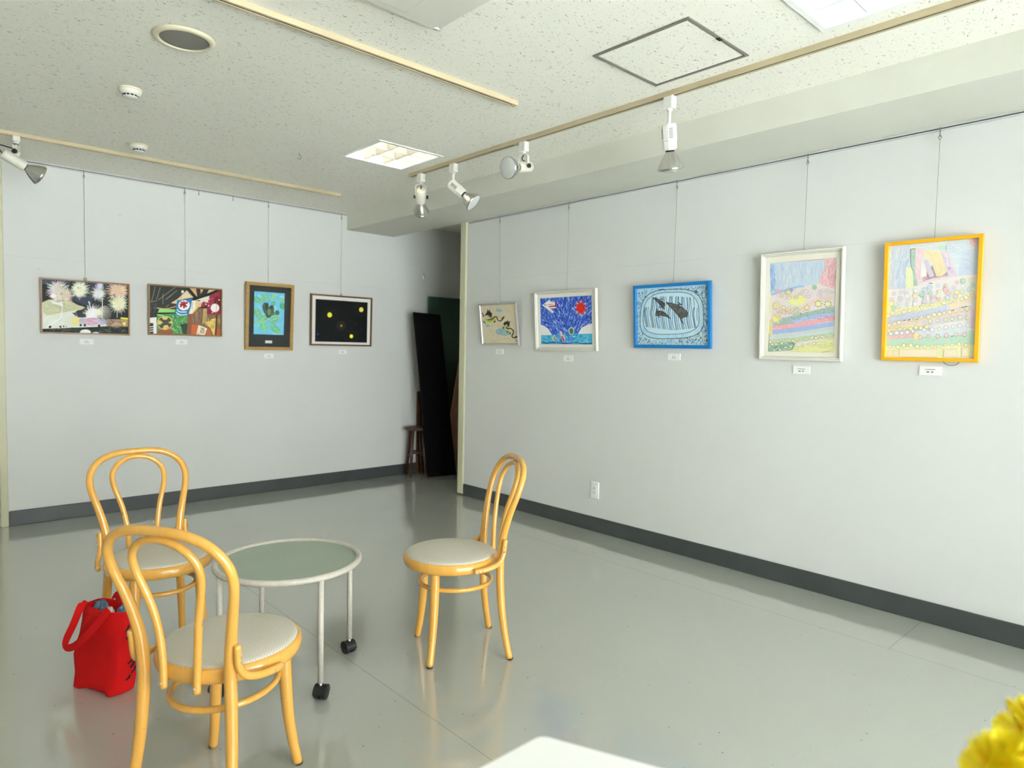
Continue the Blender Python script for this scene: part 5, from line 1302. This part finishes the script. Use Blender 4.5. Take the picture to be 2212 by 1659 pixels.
# straps (in the bag's own space; camera looks at its -y side)
Minv = (Matrix.Translation(bag0) @ Matrix.Rotation(math.atan2(wdir.y, wdir.x), 4, 'Z')).inverted()
def on_plane(px, py, off):
    d = Vector(ray(px, py)); n = ddir; p0 = bag0-ddir*off
    C_ = Vector(CAMP); k = (p0-C_).dot(n)/d.dot(n); return Minv @ (C_+d*k)
sp = [on_plane(186, 1304, 0.026), on_plane(179, 1302, 0.040), on_plane(171, 1318, 0.052), on_plane(158, 1350, 0.062), on_plane(143, 1382, 0.068), on_plane(142, 1398, 0.072), on_plane(160, 1396, 0.074), on_plane(190, 1370, 0.072), on_plane(215, 1342, 0.060), on_plane(234, 1316, 0.047)]
pts = spline(sp, 4)
sd = []
for i in range(len(pts)):
    tt = (pts[min(i+1, len(pts)-1)]-pts[max(i-1, 0)]).normalized(); k = i/(len(pts)-1)
    s_ = Vector((0, -1, 0)).cross(tt).normalized()
    s_ = (s_*(0.45+0.55*min(1, k*2.2))+Vector((0, 1, 0))*(0.9*max(0, 0.55-k))).normalized(); sd.append(s_)
MB().ribbon(pts, sd, 0.026, 0.0035).build('strap', M_RED, t)
b2 = [Vector((-0.05, 0.066, HB-0.02)), Vector((-0.03, 0.074, HB+0.012)), Vector((0.03, 0.052, HB+0.004)), Vector((0.07, 0.058, HB+0.012)), Vector((0.095, 0.064, HB-0.02))]
pts = spline(b2, 5); MB().ribbon(pts, [Vector((0, 0.5, 1)).normalized()]*len(pts), 0.024, 0.0035).build('strap', M_RED, t)
def lump(name, c, r_, seed, m_):
    rr = random.Random(seed); ph = [rr.uniform(0, 6) for _ in range(6)]; v = []; f = []; NU, NV = 26, 16
    for j in range(NV+1):
        th = PI*j/NV
        for i in range(NU):
            a = 2*PI*i/NU
            k = 1+0.13*math.sin(5*a+ph[0]+3*th)+0.10*math.sin(9*a-ph[1]+5*th)+0.08*math.sin(7*th+ph[2]+2*a)
            v.append((c[0]+r_[0]*k*math.sin(th)*math.cos(a), c[1]+r_[1]*k*math.sin(th)*math.sin(a), c[2]+r_[2]*k*math.cos(th)))
    for j in range(NV):
        for i in range(NU): f.append((j*NU+i, j*NU+(i+1) % NU, (j+1)*NU+(i+1) % NU, (j+1)*NU+i))
    b_ = MB(); b_.add(v, f, True); return b_.build(name, m_, None)
Mb = Minv.inverted()
for nm, c, r_, sd_, m_, lab in (('folded_cloth', (-0.026, 0.012, 0.278), (0.032, 0.022, 0.036), 3, M_CLOTH, 'crumpled blue cloth in the red bag, next to the strap'), ('folded_cloth', (0.088, 0.014, 0.274), (0.026, 0.020, 0.036), 8, M_CLOTH, 'crumpled blue cloth in the red bag, behind the white one'), ('folded_cloth', (0.034, 0.004, 0.266), (0.019, 0.016, 0.034), 5, M_CLOTHW, 'bit of white cloth between the blue ones in the red bag')):
    o = lump(nm, c, r_, sd_, m_); o.matrix_world = Mb; tag(o, lab, 'cloth', 'cloths in the red bag')

# ================================================================== STORAGE RECESS
M_STOOL = wood_material('stool_wood', (0.085, 0.036, 0.018), (0.055, 0.022, 0.012), rough=0.45, coat=0.1)
sc = Vector((3.815, 5.500, 0))
t = thing('wooden_stool', sc, 'dark brown wooden stool in the recess beside the black board', 'stool', 0.25)
MB().lathe([(0.098, 0.455), (0.112, 0.460), (0.116, 0.472), (0.112, 0.484), (0.10, 0.488), (0.001, 0.488)], 32).build('seat', M_STOOL, t)
LEGS = []
for k in range(4):
    a = PI/4+k*PI/2-0.6; tp = Vector((0.070*math.cos(a), 0.070*math.sin(a), 0.456)); bt = Vector((0.112*math.cos(a), 0.112*math.sin(a), 0.0))
    MB().tube([tp, bt], [0.0165, 0.0145], 12).build('leg', M_STOOL, t); LEGS.append((tp, bt))
for k in range(4):
    z = 0.20 if k % 2 else 0.235; f_ = 1-z/0.456
    a = LEGS[k][0].lerp(LEGS[k][1], f_); b_ = LEGS[(k+1) % 4][0].lerp(LEGS[(k+1) % 4][1], f_)
    MB().tube([a, b_], 0.009, 8).build('stretcher', M_STOOL, t)
def slab(name, c4, thick, m_, label, cat, group=None):
    """board through four corner points (bl, br, tr, tl), thickness away from the camera"""
    P = [Vector(p) for p in c4]; n = (P[1]-P[0]).cross(P[3]-P[0]).normalized()
    if n.dot(P[0]-Vector(CAMP)) < 0: n = -n
    b_ = MB(); v = P+[p+n*thick for p in P]
    mn = min(p.z for p in v); 
    for i, p in enumerate(v):
        v[i] = p-Vector((0, 0, mn)) if mn < 0 else p
    b_.add(v, [(0, 1, 2, 3), (7, 6, 5, 4), (0, 4, 5, 1), (1, 5, 6, 2), (2, 6, 7, 3), (3, 7, 4, 0)])
    o = b_.build(name, m_); return tag(o, label, cat, group)
M_BLKB = mat('black_board', (0.003, 0.003, 0.003), rough=0.7, spec=0.12)
bl, br = at_z(926, 1031, 0.002), at_z(985.5, 1025, 0.002)
tl = at_y(893.5, 674, 5.43); tr = at_y(951, 680, 5.395)
slab('black_board', [bl, br, tr, tl], 0.018, M_BLKB, 'tall matt black board leaning in the storage recess', 'board')
M_GRG = mat('green_glass_sheet', (0.035, 0.075, 0.055), rough=0.08, spec=0.6)
for k in range(3):
    x0 = 3.985+k*0.030; y0 = 5.560+k*0.022
    o = MB().box((x0, y0, 0.0), (x0+0.62, y0+0.006, 1.795-k*0.004)).build('glass_sheet', M_GRG)
    tag(o, ('dark green glass sheet directly behind the black board in the recess', 'dark green glass sheet sandwiched between two others in the recess', 'dark green glass sheet against the recess wall behind two others')[k], 'glass sheet', 'glass sheets in the recess')
M_BRN = mat('brown_board', (0.12, 0.058, 0.028), rough=0.6, var=(20, 0.2))
o = MB().box((3.905, 5.622, 0.0), (3.965, 5.638, 0.83)).build('wooden_board', M_BRN); tag(o, 'narrow brown board against the wall behind the stool', 'board')
M_KRAFT = mat('kraft_board', (0.34, 0.18, 0.09), rough=0.8, var=(14, 0.2))
def lean_plane(px, py):
    d_ = Vector(ray(px, py)); n_ = Vector((0, 1.3, -0.11)).normalized(); p0 = Vector((4.2, 5.36, 0.0)); C_ = Vector(CAMP)
    return C_+d_*((p0-C_).dot(n_)/d_.dot(n_))
cb = [lean_plane(987, 1015), lean_plane(1030, 1004), lean_plane(1030, 783), lean_plane(992, 783), lean_plane(974, 895)]
mz = min(p.z for p in cb); cb = [Vector((p.x, p.y, max(0.0, p.z-mz) if p.z < 0.12 else p.z)) for p in cb]
cm = MB(); nn = len(cb); off = Vector((0, 0.012, 0))
cm.add(cb+[p+off for p in cb], [tuple(range(nn)), tuple(range(2*nn-1, nn-1, -1))]+[(i, nn+i, nn+(i+1) % nn, (i+1) % nn) for i in range(nn)])
tag(cm.build('cardboard_sheet', M_KRAFT), 'torn brown cardboard sheet leaning in the recess beside the black board', 'cardboard')

# ================================================================== WHITE TABLE, VASE AND FLOWERS
M_TWHITE = mat('white_laminate', (0.86, 0.86, 0.86), rough=0.3)
t = thing('white_table', (0.30, 0.36, 0), 'white topped table with rounded corners standing under the yellow flowers', 'table')
def round_poly(P, r_, n=6):
    out = []
    m = len(P)
    for i in range(m):
        a, b_, c = Vector(P[i-1]), Vector(P[i]), Vector(P[(i+1) % m])
        u, v = (a-b_).normalized(), (c-b_).normalized(); ang = u.angle(v); d = r_/math.tan(ang/2)
        p0, p1 = b_+u*d, b_+v*d
        for k in range(n+1):
            s = k/n; q = p0*(1-s)**2+b_*2*s*(1-s)+p1*s*s; out.append((q.x, q.y))
    return out
quad = [(0.696-0.30, 0.672-0.36), (-0.13-0.30, 0.672-0.36), (-0.389-0.30, 0.05-0.36), (0.955-0.30, 0.05-0.36)]
rp = round_poly([Vector((a, b_, 0)) for a, b_ in quad], 0.022)
m_ = MB(); n = len(rp)
lev = [(0.672, 0.002), (0.675, 0.0), (0.697, 0.0), (0.700, 0.002)]
v = []
for z, ins in lev:
    for (x, y) in rp:
        L_ = math.hypot(x, y); v.append((x*(1-ins/L_), y*(1-ins/L_), z))
f = [(j*n+i, j*n+(i+1) % n, (j+1)*n+(i+1) % n, (j+1)*n+i) for j in range(3) for i in range(n)]+[tuple(range(n)), tuple(range(3*n, 4*n))]
m_.add(v, f); m_.build('table_top', M_TWHITE, t)
for (x, y) in ((0.32, 0.25), (-0.37, 0.25), (-0.56, -0.24), (0.52, -0.24)):
    MB().tube([(x, y, 0.672), (x, y, 0.0)], 0.017, 14).build('leg', M_STEEL, t)
VX, VY = 0.80, 0.150
M_VASE = mat('vase_glaze', (0.78, 0.78, 0.74), rough=0.2, coat=0.5)
o = MB().lathe([(0.028, 0.700), (0.038, 0.705), (0.045, 0.735), (0.040, 0.775), (0.026, 0.805), (0.030, 0.820), (0.027, 0.820), (0.023, 0.804), (0.036, 0.775), (0.040, 0.735), (0.030, 0.708)], 32, Matrix.Translation((VX, VY, 0)), cap1=True).build('vase', M_VASE)
tag(o, 'small pale vase on the white table holding yellow flowers', 'vase')
M_PETAL = mat('yellow_petal', (0.95, 0.77, 0.010), rough=0.6, var=(30, 0.05))
M_PETAL.node_tree.nodes['Principled BSDF'].inputs['Subsurface Weight'].default_value = 0.5
M_PETAL.node_tree.nodes['Principled BSDF'].inputs['Subsurface Scale'].default_value = 0.01
M_STEM = mat('green_stem', (0.07, 0.17, 0.03), rough=0.6)
def flower(p, base, r_, seed, label, nrm=(0, 0, 1)):
    t = thing('yellow_flower', p, label, 'flower', group='yellow flowers in the vase')
    rr = random.Random(seed); q = orient((0, 0, 0), nrm)
    for layer, (k, rad, lift) in enumerate(((6, 0.95, 0.55), (6, 0.72, 1.1), (5, 0.5, 1.35), (4, 0.28, 1.45))):
        for j in range(k):
            a = 2*PI*j/k+layer*0.5+rr.uniform(-0.15, 0.15); NU, NV = 9, 6; v = []; f = []
            for u in range(NV+1):
                s = u/NV
                for w_ in range(NU+1):
                    x = (w_/NU-0.5)*2; wd = r_*0.62*rad*math.sin(min(1, 0.25+s*0.9)*PI*0.62)
                    ruf = 0.10*r_*s*s*math.sin(w_*2.6+j*2+layer)+0.03*r_*rr.uniform(-1, 1)*s
                    yy = x*wd; xx = r_*rad*(0.06+s*(1-0.10*x*x)+0.05*s*math.sin(w_*3.1+j)); zz = r_*lift*s*0.55+r_*0.28*s*s*lift-0.12*r_*s**3+ruf
                    v.append(q @ Vector((xx*math.cos(a)-yy*math.sin(a), xx*math.sin(a)+yy*math.cos(a), zz)))
            for u in range(NV):
                for w_ in range(NU): f.append((u*(NU+1)+w_, u*(NU+1)+w_+1, (u+1)*(NU+1)+w_+1, (u+1)*(NU+1)+w_))
            b_ = MB(); b_.add(v, f, True); b_.build('petal', M_PETAL, t)
    bz = Vector(base)-Vector(p)
    MB().tube(spline([(0, 0, 0.004), tuple(q @ Vector((0, 0, -0.02))), tuple(bz*0.5+Vector((0.004, 0, 0))), tuple(bz)], 5), 0.0028, 8).build('stem', M_STEM, t)
    MB().lathe([(0.003, -0.014), (0.008, -0.004), (0.009, 0.004)], 10, q).build('calyx', M_STEM, t)
d = Vector(ray(2188, 1694)); pA = Vector(CAMP)+d*0.620
d = Vector(ray(2268, 1622)); pB = Vector(CAMP)+d*0.760
flower(tuple(pA), (VX-0.006, VY, 0.79), 0.040, 2, 'ruffled yellow flower lower in the vase', nrm=(-0.1, 0.12, 1))
flower(tuple(pB), (VX+0.006, VY-0.004, 0.79), 0.052, 5, 'ruffled yellow flower standing taller in the vase', nrm=(0.05, 0.05, 1))
